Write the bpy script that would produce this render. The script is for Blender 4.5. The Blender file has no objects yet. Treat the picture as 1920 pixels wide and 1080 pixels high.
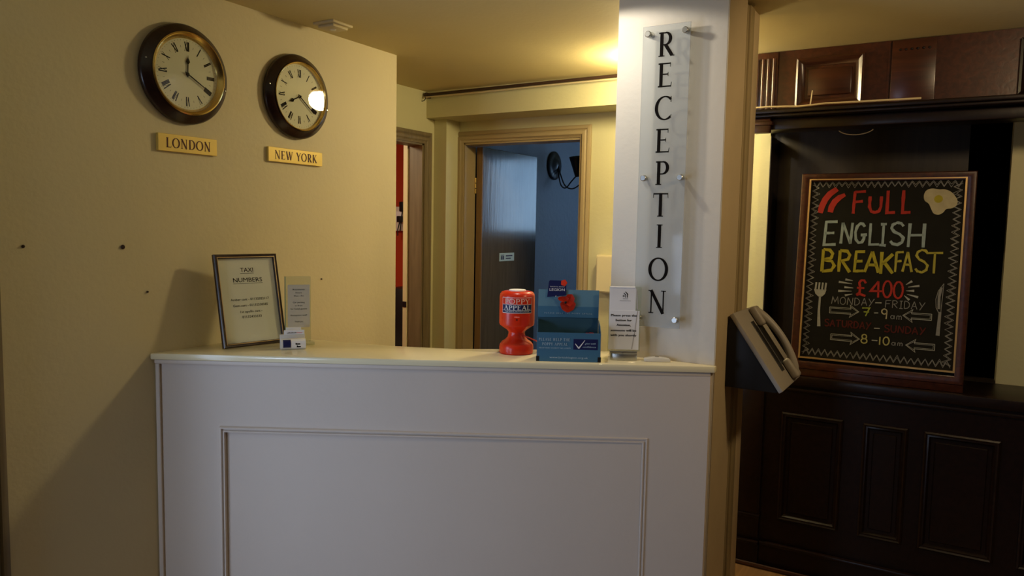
import bpy, bmesh, math, random
from mathutils import Vector, Matrix

PI = math.pi
random.seed(7)
scene = bpy.context.scene
COL = scene.collection

# ------------------------------------------------------------------ camera
cam_data = bpy.data.cameras.new('camera')
cam = bpy.data.objects.new('camera', cam_data)
COL.objects.link(cam)
yaw, pitch, roll = -0.536279, -0.0832702, 0.0187495
fwd = Vector((math.cos(pitch) * math.sin(yaw), math.cos(pitch) * math.cos(yaw), math.sin(pitch)))
rgt = Vector((math.cos(yaw), -math.sin(yaw), 0))
upv = rgt.cross(fwd)
c_, s_ = math.cos(roll), math.sin(roll)
r2, u2 = c_ * rgt + s_ * upv, c_ * upv - s_ * rgt
cam.matrix_world = Matrix(((r2.x, u2.x, -fwd.x, 0), (r2.y, u2.y, -fwd.y, 0), (r2.z, u2.z, -fwd.z, 1.55), (0, 0, 0, 1)))
cam_data.sensor_width = 36
cam_data.lens = 26.1246
cam_data.clip_start = 0.05
scene.camera = cam

# ------------------------------------------------------------------ world and exposure
world = bpy.data.worlds.new('world')
scene.world = world
world.use_nodes = True
world.node_tree.nodes['Background'].inputs[0].default_value = (0.5, 0.6, 0.8, 1)
world.node_tree.nodes['Background'].inputs[1].default_value = 0.03
scene.view_settings.view_transform = 'Standard'
scene.view_settings.look = 'None'
scene.view_settings.exposure = 0.0
scene.view_settings.gamma = 1.0
scene.view_settings.use_curve_mapping = False
scene.cycles.use_denoising = True
scene.cycles.max_bounces = 8
scene.cycles.diffuse_bounces = 5
scene.cycles.sample_clamp_indirect = 4.0


def look_rot(direction):
    return Vector(direction).to_track_quat('-Z', 'Y').to_euler()


def area(name, loc, direction, sx, sy, power, colour, spread=PI):
    d = bpy.data.lights.new(name, 'AREA')
    d.shape = 'RECTANGLE'
    d.size, d.size_y = sx, sy
    d.energy = power
    d.color = colour
    d.spread = spread
    o = bpy.data.objects.new(name, d)
    COL.objects.link(o)
    o.location = loc
    o.rotation_euler = look_rot(direction)
    return o


# daylight through the doorway in the left wall, near the camera
area('daylight_doorway', (-2.42, 0.45, 0.95), (1, 0.12, -0.12), 0.95, 1.7, 32.0, (0.58, 0.72, 1.0))
# added bluish fill light in front of the closed rear wall of the hall
area('rear_fill_light', (-2.0, -2.08, 1.0), (-0.03, 1, -0.16), 0.6, 1.0, 7.0, (0.60, 0.74, 1.0), 1.4)
# daylight through the net curtain of the far room's window
area('daylight_far_window', (-1.35, 6.585, 1.86), (0, -1, 0), 0.74, 0.72, 11.0, (0.42, 0.66, 0.95))
# warm ceiling lamp of the hall, to the right of the camera
hl = bpy.data.lights.new('hall_lamp', 'SPOT')
hl.energy = 34.0
hl.color = (1.0, 0.74, 0.42)
hl.spot_size = 2.15
hl.spot_blend = 0.5
hl.shadow_soft_size = 0.09
ho = bpy.data.objects.new('hall_lamp', hl)
COL.objects.link(ho)
ho.location = (0.55, 2.2, 2.28)
ho.rotation_euler = look_rot((-0.5, 0.7, -0.7))
# ceiling lamp of the office behind the red wall
area('office_lamp', (-3.6, 3.1, 2.25), (0, 0.2, -1), 0.5, 0.5, 19.0, (1.0, 0.86, 0.6))
# downlight over the reception sign
sd = bpy.data.lights.new('sign_downlight', 'SPOT')
sd.energy = 14.5
sd.color = (1.0, 0.93, 0.80)
sd.spot_size = 1.84
sd.spot_blend = 0.12
sd.shadow_soft_size = 0.03
so = bpy.data.objects.new('sign_downlight', sd)
COL.objects.link(so)
so.location = (-1.24, 2.12, 2.325)
so.rotation_euler = look_rot((0.36, 0.45, -0.85))
LAMP_STRENGTH = 155.0      # emission of the dome lamp behind the sign wall


# ------------------------------------------------------------------ materials
def nodes_of(m):
    m.use_nodes = True
    return m.node_tree.nodes, m.node_tree.links, m.node_tree.nodes['Principled BSDF']


def paint(name, col, rough=0.5, var=0.04, scale=6.0, bump=0.05, bscale=90.0, spec=0.3, metal=0.0, coat=0.0):
    m = bpy.data.materials.new(name)
    n, l, b = nodes_of(m)
    tc = n.new('ShaderNodeTexCoord')
    nz = n.new('ShaderNodeTexNoise')
    nz.inputs['Scale'].default_value = scale
    nz.inputs['Detail'].default_value = 5
    mix = n.new('ShaderNodeMix')
    mix.data_type = 'RGBA'
    mix.inputs[6].default_value = tuple(max(0, c * (1 - var)) for c in col) + (1,)
    mix.inputs[7].default_value = tuple(min(1, c * (1 + var)) for c in col) + (1,)
    l.new(tc.outputs['Object'], nz.inputs['Vector'])
    l.new(nz.outputs['Fac'], mix.inputs[0])
    l.new(mix.outputs[2], b.inputs['Base Color'])
    b.inputs['Roughness'].default_value = rough
    b.inputs['Specular IOR Level'].default_value = spec
    b.inputs['Metallic'].default_value = metal
    b.inputs['Coat Weight'].default_value = coat
    if bump > 0:
        n2 = n.new('ShaderNodeTexNoise')
        n2.inputs['Scale'].default_value = bscale
        n2.inputs['Detail'].default_value = 3
        bp = n.new('ShaderNodeBump')
        bp.inputs['Strength'].default_value = bump
        bp.inputs['Distance'].default_value = 0.01
        l.new(tc.outputs['Object'], n2.inputs['Vector'])
        l.new(n2.outputs['Fac'], bp.inputs['Height'])
        l.new(bp.outputs['Normal'], b.inputs['Normal'])
    return m


def wood(name, dark, light, rough=0.35, scale=(3, 3, 30), spec=0.4, coat=0.15, axis='Z'):
    m = bpy.data.materials.new(name)
    n, l, b = nodes_of(m)
    tc = n.new('ShaderNodeTexCoord')
    mp = n.new('ShaderNodeMapping')
    mp.inputs['Scale'].default_value = {'Z': (22, 22, 1.6), 'X': (1.6, 22, 22), 'Y': (22, 1.6, 22)}[axis]
    nz = n.new('ShaderNodeTexNoise')
    nz.inputs['Scale'].default_value = 2.2
    nz.inputs['Detail'].default_value = 7
    nz.inputs['Distortion'].default_value = 0.6
    rp = n.new('ShaderNodeValToRGB')
    rp.color_ramp.elements[0].color = tuple(dark) + (1,)
    rp.color_ramp.elements[1].color = tuple(light) + (1,)
    rp.color_ramp.elements[0].position = 0.3
    rp.color_ramp.elements[1].position = 0.72
    l.new(tc.outputs['Object'], mp.inputs['Vector'])
    l.new(mp.outputs['Vector'], nz.inputs['Vector'])
    l.new(nz.outputs['Fac'], rp.inputs['Fac'])
    l.new(rp.outputs['Color'], b.inputs['Base Color'])
    b.inputs['Roughness'].default_value = rough
    b.inputs['Specular IOR Level'].default_value = spec
    b.inputs['Coat Weight'].default_value = coat
    b.inputs['Coat Roughness'].default_value = 0.2
    bp = n.new('ShaderNodeBump')
    bp.inputs['Strength'].default_value = 0.08
    bp.inputs['Distance'].default_value = 0.005
    l.new(nz.outputs['Fac'], bp.inputs['Height'])
    l.new(bp.outputs['Normal'], b.inputs['Normal'])
    return m


def clear(name, tint, gloss_rough=0.02, ior=1.45, frost=0.0):
    m = bpy.data.materials.new(name)
    m.use_nodes = True
    n, l = m.node_tree.nodes, m.node_tree.links
    n.remove(n['Principled BSDF'])
    out = n['Material Output']
    tr = n.new('ShaderNodeBsdfTransparent')
    tr.inputs[0].default_value = tuple(tint) + (1,)
    gl = n.new('ShaderNodeBsdfGlossy')
    gl.inputs['Roughness'].default_value = gloss_rough
    fr = n.new('ShaderNodeFresnel')
    fr.inputs['IOR'].default_value = ior
    mx = n.new('ShaderNodeMixShader')
    ge = n.new('ShaderNodeNewGeometry')
    inv = n.new('ShaderNodeMath')
    inv.operation = 'SUBTRACT'
    inv.inputs[0].default_value = 1.0
    mul = n.new('ShaderNodeMath')
    mul.operation = 'MULTIPLY'
    l.new(ge.outputs['Backfacing'], inv.inputs[1])
    l.new(inv.outputs[0], mul.inputs[0])
    l.new(fr.outputs[0], mul.inputs[1])
    l.new(mul.outputs[0], mx.inputs[0])
    l.new(tr.outputs[0], mx.inputs[1])
    l.new(gl.outputs[0], mx.inputs[2])
    last = mx
    if frost > 0:
        df = n.new('ShaderNodeBsdfDiffuse')
        df.inputs[0].default_value = (0.75, 0.75, 0.74, 1)
        m2 = n.new('ShaderNodeMixShader')
        m2.inputs[0].default_value = frost
        l.new(mx.outputs[0], m2.inputs[1])
        l.new(df.outputs[0], m2.inputs[2])
        last = m2
    l.new(last.outputs[0], out.inputs['Surface'])
    return m


def glow(name, col, strength):
    m = bpy.data.materials.new(name)
    n, l, b = nodes_of(m)
    b.inputs['Base Color'].default_value = tuple(col) + (1,)
    b.inputs['Emission Color'].default_value = tuple(col) + (1,)
    b.inputs['Emission Strength'].default_value = strength
    return m


def curtain_material(name):
    m = bpy.data.materials.new(name)
    m.use_nodes = True
    n, l = m.node_tree.nodes, m.node_tree.links
    n.remove(n['Principled BSDF'])
    out = n['Material Output']
    df = n.new('ShaderNodeBsdfTranslucent')
    df.inputs[0].default_value = (0.8, 0.86, 0.92, 1)
    tr = n.new('ShaderNodeBsdfTransparent')
    mx = n.new('ShaderNodeMixShader')
    tc = n.new('ShaderNodeTexCoord')
    mp = n.new('ShaderNodeMapping')
    mp.inputs['Scale'].default_value = (26, 1, 2.2)
    nz = n.new('ShaderNodeTexNoise')
    nz.inputs['Scale'].default_value = 1.0
    nz.inputs['Detail'].default_value = 3
    rp = n.new('ShaderNodeValToRGB')
    rp.color_ramp.elements[0].position = 0.38
    rp.color_ramp.elements[0].color = (.02, .02, .02, 1)
    rp.color_ramp.elements[1].position = 0.66
    rp.color_ramp.elements[1].color = (.75, .75, .75, 1)
    l.new(tc.outputs['Object'], mp.inputs['Vector'])
    l.new(mp.outputs['Vector'], nz.inputs['Vector'])
    l.new(nz.outputs['Fac'], rp.inputs['Fac'])
    l.new(rp.outputs['Color'], mx.inputs[0])
    l.new(df.outputs[0], mx.inputs[1])
    l.new(tr.outputs[0], mx.inputs[2])
    l.new(mx.outputs[0], out.inputs['Surface'])
    return m


WALL = paint('cream_wall_paint', (0.70, 0.61, 0.385), 0.55, 0.04, 4, 0.10, 60)
DARKHALL = paint('low_bounce_paint', (0.10, 0.06, 0.035), 0.6, 0.05, 5, 0.05)  # dark tone made up for the unseen walls to cut bounced light
BACKW = paint('pale_yellow_wall_paint', (0.56, 0.52, 0.295), 0.55, 0.04, 4, 0.10, 60)
CEIL = paint('ceiling_paint', (0.64, 0.53, 0.26), 0.7, 0.04, 4, 0.06, 60)
WHITEW = paint('white_pillar_paint', (0.71, 0.65, 0.55), 0.5, 0.03, 5, 0.10, 45)
COUNTER = paint('counter_front_paint', (0.66, 0.58, 0.50), 0.45, 0.03, 5, 0.05, 70)
CTOP = paint('countertop_gloss_paint', (0.85, 0.76, 0.50), 0.16, 0.03, 5, 0.0, 60, 0.5)
TAN = paint('tan_door_frame_paint', (0.33, 0.25, 0.125), 0.4, 0.08, 9, 0.06, 60)
TANW = wood('brown_door_frame_wood', (0.15, 0.112, 0.055), (0.21, 0.157, 0.08), 0.5, coat=0.0)
SHADESIDE = paint('shaded_side_paint', (0.52, 0.40, 0.23), 0.5, 0.08, 9, 0.06, 60)  # cream wall paint darkened: shade on the side face put into the colour
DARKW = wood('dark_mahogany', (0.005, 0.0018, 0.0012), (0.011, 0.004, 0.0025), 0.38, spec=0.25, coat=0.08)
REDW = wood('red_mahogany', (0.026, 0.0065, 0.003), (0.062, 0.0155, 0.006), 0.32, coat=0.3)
REDWX = wood('red_mahogany_rail', (0.026, 0.007, 0.0035), (0.058, 0.015, 0.006), 0.32, coat=0.3, axis='X')
FLOORM = wood('brown_floor_boards', (0.16, 0.085, 0.035), (0.27, 0.15, 0.06), 0.4, axis='Y')
SHUT = wood('dark_shutter_wood', (0.014, 0.009, 0.006), (0.024, 0.016, 0.010), 0.5, coat=0.05)
BLACKHOLE = paint('dark_store_black', (0.004, 0.004, 0.004), 0.8, 0.1, 5, 0)  # darkness of the unlit store behind the hatch put into its wall colour
CLOCKW = wood('clock_case_wood', (0.012, 0.004, 0.003), (0.035, 0.012, 0.007), 0.28, coat=0.35)
BRASS = paint('polished_brass', (0.72, 0.50, 0.16), 0.22, 0.05, 20, 0.0, 60, 0.5, 1.0)
BRASSPL = paint('brass_plate', (0.74, 0.53, 0.12), 0.38, 0.05, 30, 0.0, 60, 0.5, 0.25)
DIAL = paint('clock_dial', (0.80, 0.76, 0.60), 0.55, 0.02, 20, 0.0)
INK = paint('black_ink', (0.008, 0.006, 0.005), 0.9, 0.05, 20, 0.0, 60, 0.08)
INKRED = paint('dark_red_ink', (0.07, 0.008, 0.006), 0.5, 0.05, 20, 0.0)
GLASS = clear('clear_glass', (0.96, 0.97, 0.95))
ACRYL = clear('clear_acrylic', (0.86, 0.88, 0.87), 0.05, 1.3, 0.28)
ACRYL2 = clear('green_edge_acrylic', (0.90, 0.93, 0.88), 0.05, 1.35, 0.06)
STEEL = paint('brushed_steel', (0.55, 0.55, 0.52), 0.3, 0.05, 40, 0.0, 60, 0.5, 0.9)
PAPER = paint('white_paper', (0.90, 0.87, 0.80), 0.6, 0.02, 20, 0.0)
SLIP = paint('cream_paper', (0.62, 0.57, 0.44), 0.6, 0.02, 20, 0.0)
PAPERB = paint('bright_white_paper', (0.88, 0.88, 0.90), 0.5, 0.02, 20, 0.0)
FRAMEW = wood('dark_frame_wood', (0.020, 0.010, 0.006), (0.045, 0.022, 0.012), 0.35)
GOLDLINE = paint('gold_inlay', (0.62, 0.42, 0.18), 0.35, 0.05, 20, 0.0, 60, 0.5, 0.7)
REDP = paint('red_plastic', (0.72, 0.030, 0.006), 0.28, 0.04, 12, 0.0, 60, 0.5)
NAVY = paint('navy_print', (0.012, 0.016, 0.085), 0.45, 0.05, 20, 0.0)
TEAL = paint('blue_card', (0.055, 0.16, 0.27), 0.5, 0.05, 10, 0.0)
TEALL = paint('light_blue_card', (0.12, 0.25, 0.34), 0.5, 0.05, 10, 0.0)
TEALD = paint('box_inside_card', (0.03, 0.09, 0.14), 0.6, 0.05, 10, 0.0)
PRINTW = paint('white_print', (0.80, 0.80, 0.78), 0.5, 0.02, 20, 0.0)
PRINTB = paint('pale_blue_print', (0.42, 0.56, 0.66), 0.5, 0.02, 20, 0.0)
PRINTR = paint('pale_red_print', (0.85, 0.55, 0.45), 0.5, 0.02, 20, 0.0)
POPPY = paint('red_paper', (0.78, 0.045, 0.012), 0.6, 0.05, 30, 0.0)
WPLAST = paint('white_plastic', (0.72, 0.69, 0.62), 0.35, 0.02, 10, 0.0)
CREAMPL = paint('cream_plastic', (0.70, 0.60, 0.34), 0.4, 0.02, 10, 0.0)
ALARMP = paint('aged_alarm_plastic', (0.60, 0.50, 0.29), 0.5, 0.02, 10, 0.0)
BLKPL = paint('black_plastic', (0.010, 0.009, 0.009), 0.45, 0.1, 10, 0.0)
GREYPL = paint('grey_plastic', (0.33, 0.29, 0.23), 0.42, 0.05, 10, 0.0)
DARKMET = paint('dark_metal', (0.012, 0.013, 0.018), 0.3, 0.05, 10, 0.0, 60, 0.5, 0.3)
BLUEWALL = paint('daylight_blue_wall', (0.29, 0.34, 0.43), 0.6, 0.06, 5, 0.35, 28)  # far room walls tinted blue: the daylight's cast put into the colour
LEAFM = wood('grey_brown_door_leaf', (0.075, 0.065, 0.056), (0.10, 0.088, 0.076), 0.10, spec=0.35, coat=0.0)
LEAFEDGE = wood('warm_lit_leaf_edge', (0.17, 0.10, 0.04), (0.22, 0.13, 0.055), 0.5, coat=0.0)  # leaf edge made browner than the leaf: warm light put into the colour
REDWALL = paint('red_office_paint', (0.42, 0.045, 0.012), 0.6, 0.05, 5, 0.05)
BOARD = paint('blackboard', (0.010, 0.0095, 0.008), 0.85, 0.25, 14, 0.0, 60, 0.1)
CH_W = paint('white_chalk', (0.266, 0.273, 0.26), 0.9, 0.25, 60, 0.0)
CH_G = paint('faint_chalk', (0.178, 0.178, 0.178), 0.9, 0.3, 60, 0.0)
CH_B = paint('pale_blue_chalk', (0.216, 0.273, 0.291), 0.9, 0.25, 40, 0.0)
CH_Y = paint('yellow_chalk', (0.281, 0.245, 0.021), 0.9, 0.3, 30, 0.0)
CH_R = paint('red_chalk', (0.294, 0.021, 0.014), 0.9, 0.25, 40, 0.0)
CH_RD = paint('dull_red_chalk', (0.065, 0.007, 0.005), 0.9, 0.3, 40, 0.0)
CH_YG = paint('yellow_green_chalk', (0.241, 0.279, 0.038), 0.9, 0.25, 40, 0.0)
CH_E = paint('cream_chalk', (0.343, 0.306, 0.196), 0.9, 0.25, 30, 0.0)
CURT = curtain_material('net_curtain')
LAMPGLASS = glow('lamp_glass', (1.0, 0.83, 0.46), LAMP_STRENGTH)
CABLEW = paint('pale_cable', (0.55, 0.45, 0.27), 0.5, 0.05, 20, 0.0)
RODM = paint('brown_rod', (0.045, 0.022, 0.012), 0.4, 0.1, 20, 0.0)
REDCORD = paint('red_cord', (0.55, 0.05, 0.04), 0.6, 0.1, 20, 0.0)


# ------------------------------------------------------------------ mesh helpers
class MB:
    """collects shapes into one mesh"""

    def __init__(self):
        self.bm = bmesh.new()

    def face(self, pts):
        vs = [self.bm.verts.new(p) for p in pts]
        return self.bm.faces.new(vs)

    def box(self, x0, x1, y0, y1, z0, z1, bev=0.0, seg=2, m=None):
        t = bmesh.new()
        bmesh.ops.create_cube(t, size=1.0)
        for v in t.verts:
            v.co = Vector(((x0 + x1) / 2 + v.co.x * (x1 - x0), (y0 + y1) / 2 + v.co.y * (y1 - y0), (z0 + z1) / 2 + v.co.z * (z1 - z0)))
        if bev > 0:
            bmesh.ops.bevel(t, geom=list(t.edges), offset=bev, segments=seg, affect='EDGES', profile=0.5)
        self.merge(t, m)
        return self

    def merge(self, t, m=None):
        vm = {}
        for v in t.verts:
            vm[v] = self.bm.verts.new(m @ v.co if m else v.co)
        for f in t.faces:
            try:
                self.bm.faces.new([vm[v] for v in f.verts])
            except ValueError:
                pass
        t.free()

    def prism(self, poly, d0, d1, m=None, bev=0.0):
        """polygon in local xy, extruded along z from d0 to d1"""
        t = bmesh.new()
        a = [t.verts.new((p[0], p[1], d0)) for p in poly]
        b = [t.verts.new((p[0], p[1], d1)) for p in poly]
        n = len(poly)
        t.faces.new(list(reversed(a)))
        t.faces.new(b)
        for i in range(n):
            t.faces.new([a[i], a[(i + 1) % n], b[(i + 1) % n], b[i]])
        bmesh.ops.recalc_face_normals(t, faces=list(t.faces))
        if bev > 0:
            bmesh.ops.bevel(t, geom=list(t.edges), offset=bev, segments=2, affect='EDGES', profile=0.5)
        self.merge(t, m)
        return self

    def lathe(self, prof, seg=48, m=None, close=True):
        """profile (r, z) turned round local z"""
        t = bmesh.new()
        rings = []
        for r, z in prof:
            if r < 1e-6:
                rings.append([t.verts.new((0, 0, z))])
            else:
                rings.append([t.verts.new((r * math.cos(2 * PI * i / seg), r * math.sin(2 * PI * i / seg), z)) for i in range(seg)])
        for a, b in zip(rings, rings[1:]):
            for i in range(seg):
                j = (i + 1) % seg
                q = [a[i % len(a)], a[j % len(a)], b[j % len(b)], b[i % len(b)]]
                u = []
                for v in q:
                    if v not in u:
                        u.append(v)
                if len(u) > 2:
                    t.faces.new(u)
        bmesh.ops.recalc_face_normals(t, faces=list(t.faces))
        self.merge(t, m)
        return self

    def tube(self, pts, r, seg=8, m=None):
        pts = [Vector(p) for p in pts]
        rs = r if isinstance(r, (list, tuple)) else [r] * len(pts)
        t = bmesh.new()
        rings = []
        prev = None
        for i, p in enumerate(pts):
            a = pts[max(0, i - 1)]
            b = pts[min(len(pts) - 1, i + 1)]
            d = (b - a).normalized()
            if prev is None:
                ref = Vector((0, 0, 1)) if abs(d.z) < 0.9 else Vector((1, 0, 0))
                u = d.cross(ref).normalized()
            else:
                u = (prev - d * prev.dot(d)).normalized()
            prev = u
            v = d.cross(u)
            rings.append([t.verts.new(p + (u * math.cos(2 * PI * k / seg) + v * math.sin(2 * PI * k / seg)) * rs[i]) for k in range(seg)])
        for a, b in zip(rings, rings[1:]):
            for k in range(seg):
                t.faces.new([a[k], a[(k + 1) % seg], b[(k + 1) % seg], b[k]])
        t.faces.new(list(reversed(rings[0])))
        t.faces.new(rings[-1])
        bmesh.ops.recalc_face_normals(t, faces=list(t.faces))
        self.merge(t, m)
        return self

    def ribbon(self, pts, w, h=0.0006, m=None, cap=True):
        """flat stroke in local xy with a little thickness h along z; w may be a list of widths"""
        n = len(pts)
        ws = w if isinstance(w, (list, tuple)) else [w] * n
        P = [Vector((p[0], p[1])) for p in pts]
        L, R = [], []
        for i in range(n):
            d0 = (P[i] - P[max(0, i - 1)])
            d1 = (P[min(n - 1, i + 1)] - P[i])
            if d0.length < 1e-9:
                d0 = d1
            if d1.length < 1e-9:
                d1 = d0
            d0.normalize()
            d1.normalize()
            t = (d0 + d1)
            t = t.normalized() if t.length > 1e-6 else d0
            nn = Vector((-t.y, t.x))
            k = 1.0 / max(0.45, abs(nn.dot(Vector((-d0.y, d0.x)))))
            L.append(P[i] + nn * ws[i] * 0.5 * k)
            R.append(P[i] - nn * ws[i] * 0.5 * k)
        t = bmesh.new()
        la = [t.verts.new((p.x, p.y, 0)) for p in L]
        ra = [t.verts.new((p.x, p.y, 0)) for p in R]
        lb = [t.verts.new((p.x, p.y, h)) for p in L]
        rb = [t.verts.new((p.x, p.y, h)) for p in R]
        for i in range(n - 1):
            t.faces.new([lb[i], rb[i], rb[i + 1], lb[i + 1]])
            t.faces.new([la[i], la[i + 1], ra[i + 1], ra[i]])
            t.faces.new([la[i], lb[i], lb[i + 1], la[i + 1]])
            t.faces.new([ra[i], ra[i + 1], rb[i + 1], rb[i]])
        t.faces.new([la[0], ra[0], rb[0], lb[0]])
        t.faces.new([la[-1], lb[-1], rb[-1], ra[-1]])
        self.merge(t, m)
        return self

    def map(self, fn):
        for v in self.bm.verts:
            v.co = fn(v.co)
        return self

    def build(self, name, mat, parent=None, smooth=0.6, kind=None, label=None):
        me = bpy.data.meshes.new(name)
        bmesh.ops.recalc_face_normals(self.bm, faces=list(self.bm.faces))
        self.bm.to_mesh(me)
        self.bm.free()
        me.materials.append(mat)
        if smooth:
            me.polygons.foreach_set('use_smooth', [True] * len(me.polygons))
            me.set_sharp_from_angle(angle=smooth)
        o = bpy.data.objects.new(name, me)
        COL.objects.link(o)
        if parent is not None:
            o.parent = parent
        if kind:
            o['kind'] = kind
        if label:
            o['label'] = label
        return o


def frame(origin, u, n):
    """local x along u, y up, z out along the surface normal n (all exact axes)"""
    u = Vector(u).normalized()
    n = Vector(n).normalized()
    v = n.cross(u).normalized()
    o = Vector(origin)
    return Matrix(((u.x, v.x, n.x, o.x), (u.y, v.y, n.y, o.y), (u.z, v.z, n.z, o.z), (0, 0, 0, 1)))


def thing(name, label, cat, mat=None, group=None):
    o = bpy.data.objects.new(name, None)
    o.empty_display_size = 0.05
    COL.objects.link(o)
    if mat is not None:
        o.matrix_world = mat if isinstance(mat, Matrix) else Matrix.Translation(mat)
    o['label'] = label
    o['category'] = cat
    if group:
        o['group'] = group
    return o


def tag(o, label, cat, group=None):
    o['label'] = label
    o['category'] = cat
    if group:
        o['group'] = group
    return o


def arc(cx, cy, rx, ry, a0, a1, n=16):
    return [(cx + rx * math.cos(math.radians(a0 + (a1 - a0) * i / n)), cy + ry * math.sin(math.radians(a0 + (a1 - a0) * i / n))) for i in range(n + 1)]


# ------------------------------------------------------------------ serif capitals
TK, TN, SR = 0.165, 0.065, 0.045


def varc(cx, cy, rx, ry, a0, a1, n=22, tk=TK, tn=TN):
    pts = arc(cx, cy, rx, ry, a0, a1, n)
    ws = [tn + (tk - tn) * abs(math.cos(math.radians(a0 + (a1 - a0) * i / n))) ** 1.4 for i in range(n + 1)]
    return (pts, ws)


def st(x0, y0, x1, y1, w, w1=None):
    return ([(x0, y0), (x1, y1)], [w, w if w1 is None else w1])


def srf(x, y, hl=0.13):
    yy = y + (SR / 2 if y < 0.5 else -SR / 2)
    return ([(x - hl, yy), (x + hl, yy)], [SR, SR])


def serif_glyph(ch):
    e = TN / 2
    if ch == 'I':
        return [st(.16, 0, .16, 1, TK), srf(.16, 0), srf(.16, 1)], .32
    if ch == 'E':
        return [st(.19, 0, .19, 1, TK), st(.06, 1 - e, .6, 1 - e, TN), st(.19, .53, .5, .53, TN), st(.06, e, .64, e, TN),
                st(.59, 1, .59, .82, .03, .02), st(.63, 0, .66, .2, .03, .02), st(.5, .45, .5, .61, .025)], .72
    if ch == 'F':
        return [st(.19, 0, .19, 1, TK), st(.06, 1 - e, .6, 1 - e, TN), st(.19, .53, .5, .53, TN), srf(.19, 0), st(.59, 1, .59, .82, .03, .02)], .66
    if ch == 'L':
        return [st(.19, 0, .19, 1, TK), srf(.19, 1), st(.06, e, .62, e, TN), st(.61, 0, .64, .2, .03, .02)], .66
    if ch == 'T':
        return [st(.36, 0, .36, 1, TK), srf(.36, 0), st(.03, 1 - e, .69, 1 - e, TN), st(.045, 1, .03, .8, .03, .02), st(.675, 1, .69, .8, .03, .02)], .72
    if ch == 'N':
        return [st(.15, 0, .15, 1, TN), st(.70, 0, .70, 1, TN), st(.13, 1, .70, 0, TK * .95), srf(.15, 0, .11), srf(.10, 1, .09), srf(.70, 1, .11)], .84
    if ch == 'H':
        return [st(.17, 0, .17, 1, TK), st(.69, 0, .69, 1, TK), st(.17, .52, .69, .52, TN), srf(.17, 0), srf(.17, 1), srf(.69, 0), srf(.69, 1)], .86
    if ch == 'D':
        return [st(.19, 0, .19, 1, TK), st(.06, 1 - e, .36, 1 - e, TN), st(.06, e, .36, e, TN), varc(.35, .5, .40, .475, 90, -90)], .84
    if ch == 'O':
        return [varc(.45, .5, .38, .475, 90, 454, 44)], .9
    if ch == 'C':
        return [varc(.45, .5, .38, .475, 48, 312, 34), st(.71, .98, .71, .74, .03), st(.68, .12, .74, .22, .03)], .8
    if ch == 'P':
        return [st(.19, 0, .19, 1, TK), srf(.19, 0), st(.06, 1 - e, .38, 1 - e, TN), st(.19, .46, .38, .46, TN), varc(.36, .72, .22, .255, 90, -90, 16)], .64
    if ch == 'R':
        return [st(.19, 0, .19, 1, TK), srf(.19, 0), st(.06, 1 - e, .38, 1 - e, TN), st(.19, .48, .38, .48, TN), varc(.36, .73, .21, .245, 90, -90, 16),
                st(.36, .48, .66, .02, TK), st(.62, .02, .76, .02, .04)], .76
    if ch == 'A':
        return [st(.40, 1, .10, 0, TN), st(.38, 1, .70, 0, TK), st(.2, .34, .58, .34, TN * .8), srf(.10, 0, .11), srf(.70, 0, .13)], .8
    if ch == 'Y':
        return [st(.09, 1, .38, .45, TK), st(.68, 1, .38, .45, TN), st(.38, .5, .38, 0, TK), srf(.38, 0), srf(.10, 1, .12), srf(.67, 1, .1)], .74
    if ch == 'V':
        return [st(.1, 1, .38, 0, TK), st(.66, 1, .38, 0, TN), srf(.1, 1, .12), srf(.66, 1, .1)], .74
    if ch == 'X':
        return [st(.08, 1, .66, 0, TK), st(.64, 1, .08, 0, TN), srf(.1, 1, .12), srf(.64, 1, .1), srf(.1, 0, .1), srf(.65, 0, .12)], .74
    if ch == 'W':
        return [st(.09, 1, .33, 0, TK), st(.55, 1, .33, 0, TN), st(.53, 1, .77, 0, TK), st(1.0, 1, .77, 0, TN), srf(.09, 1, .12), srf(.53, 1, .1), srf(1.0, 1, .1)], 1.08
    if ch == 'K':
        return [st(.19, 0, .19, 1, TK), srf(.19, 0), srf(.19, 1), st(.64, 1, .24, .42, TN), st(.32, .54, .70, 0, TK), srf(.64, 1, .1), srf(.70, 0, .11)], .8
    if ch == 'S':
        p = arc(.32, .745, .2, .225, 40, 265, 12) + arc(.32, .26, .23, .235, 85, -140, 12)
        w = [TN + (TK - TN) * math.sin(PI * i / (len(p) - 1)) ** 1.2 for i in range(len(p))]
        return [(p, w), st(.5, .98, .5, .76, .03), st(.11, .02, .11, .26, .03)], .64
    return [], .38


def serif_text(mb, text, h, x, y, z, gap=0.06, width=None, m=None, thick=0.0006, squash=1.0, weight=1.0):
    """capitals of height h, centred at x, baseline y; optional total width"""
    adv, items = 0, []
    for ch in text:
        g, a = serif_glyph(ch)
        items.append((g, adv))
        adv += a + gap
    adv -= gap
    sx = h * squash if width is None else width / adv
    n_st = 0
    for g, a in items:
        for pts, ws in g:
            q = [((p[0] + a - adv / 2) * sx + x, p[1] * h + y) for p in pts]
            k = (sx + h) / 2 * weight
            n_st += 1
            mm = Matrix.Translation((0, 0, z + n_st * 1.2e-5))
            mb.ribbon(q, [w_ * k for w_ in ws], thick, (m @ mm) if m else mm)
    return mb


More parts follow.
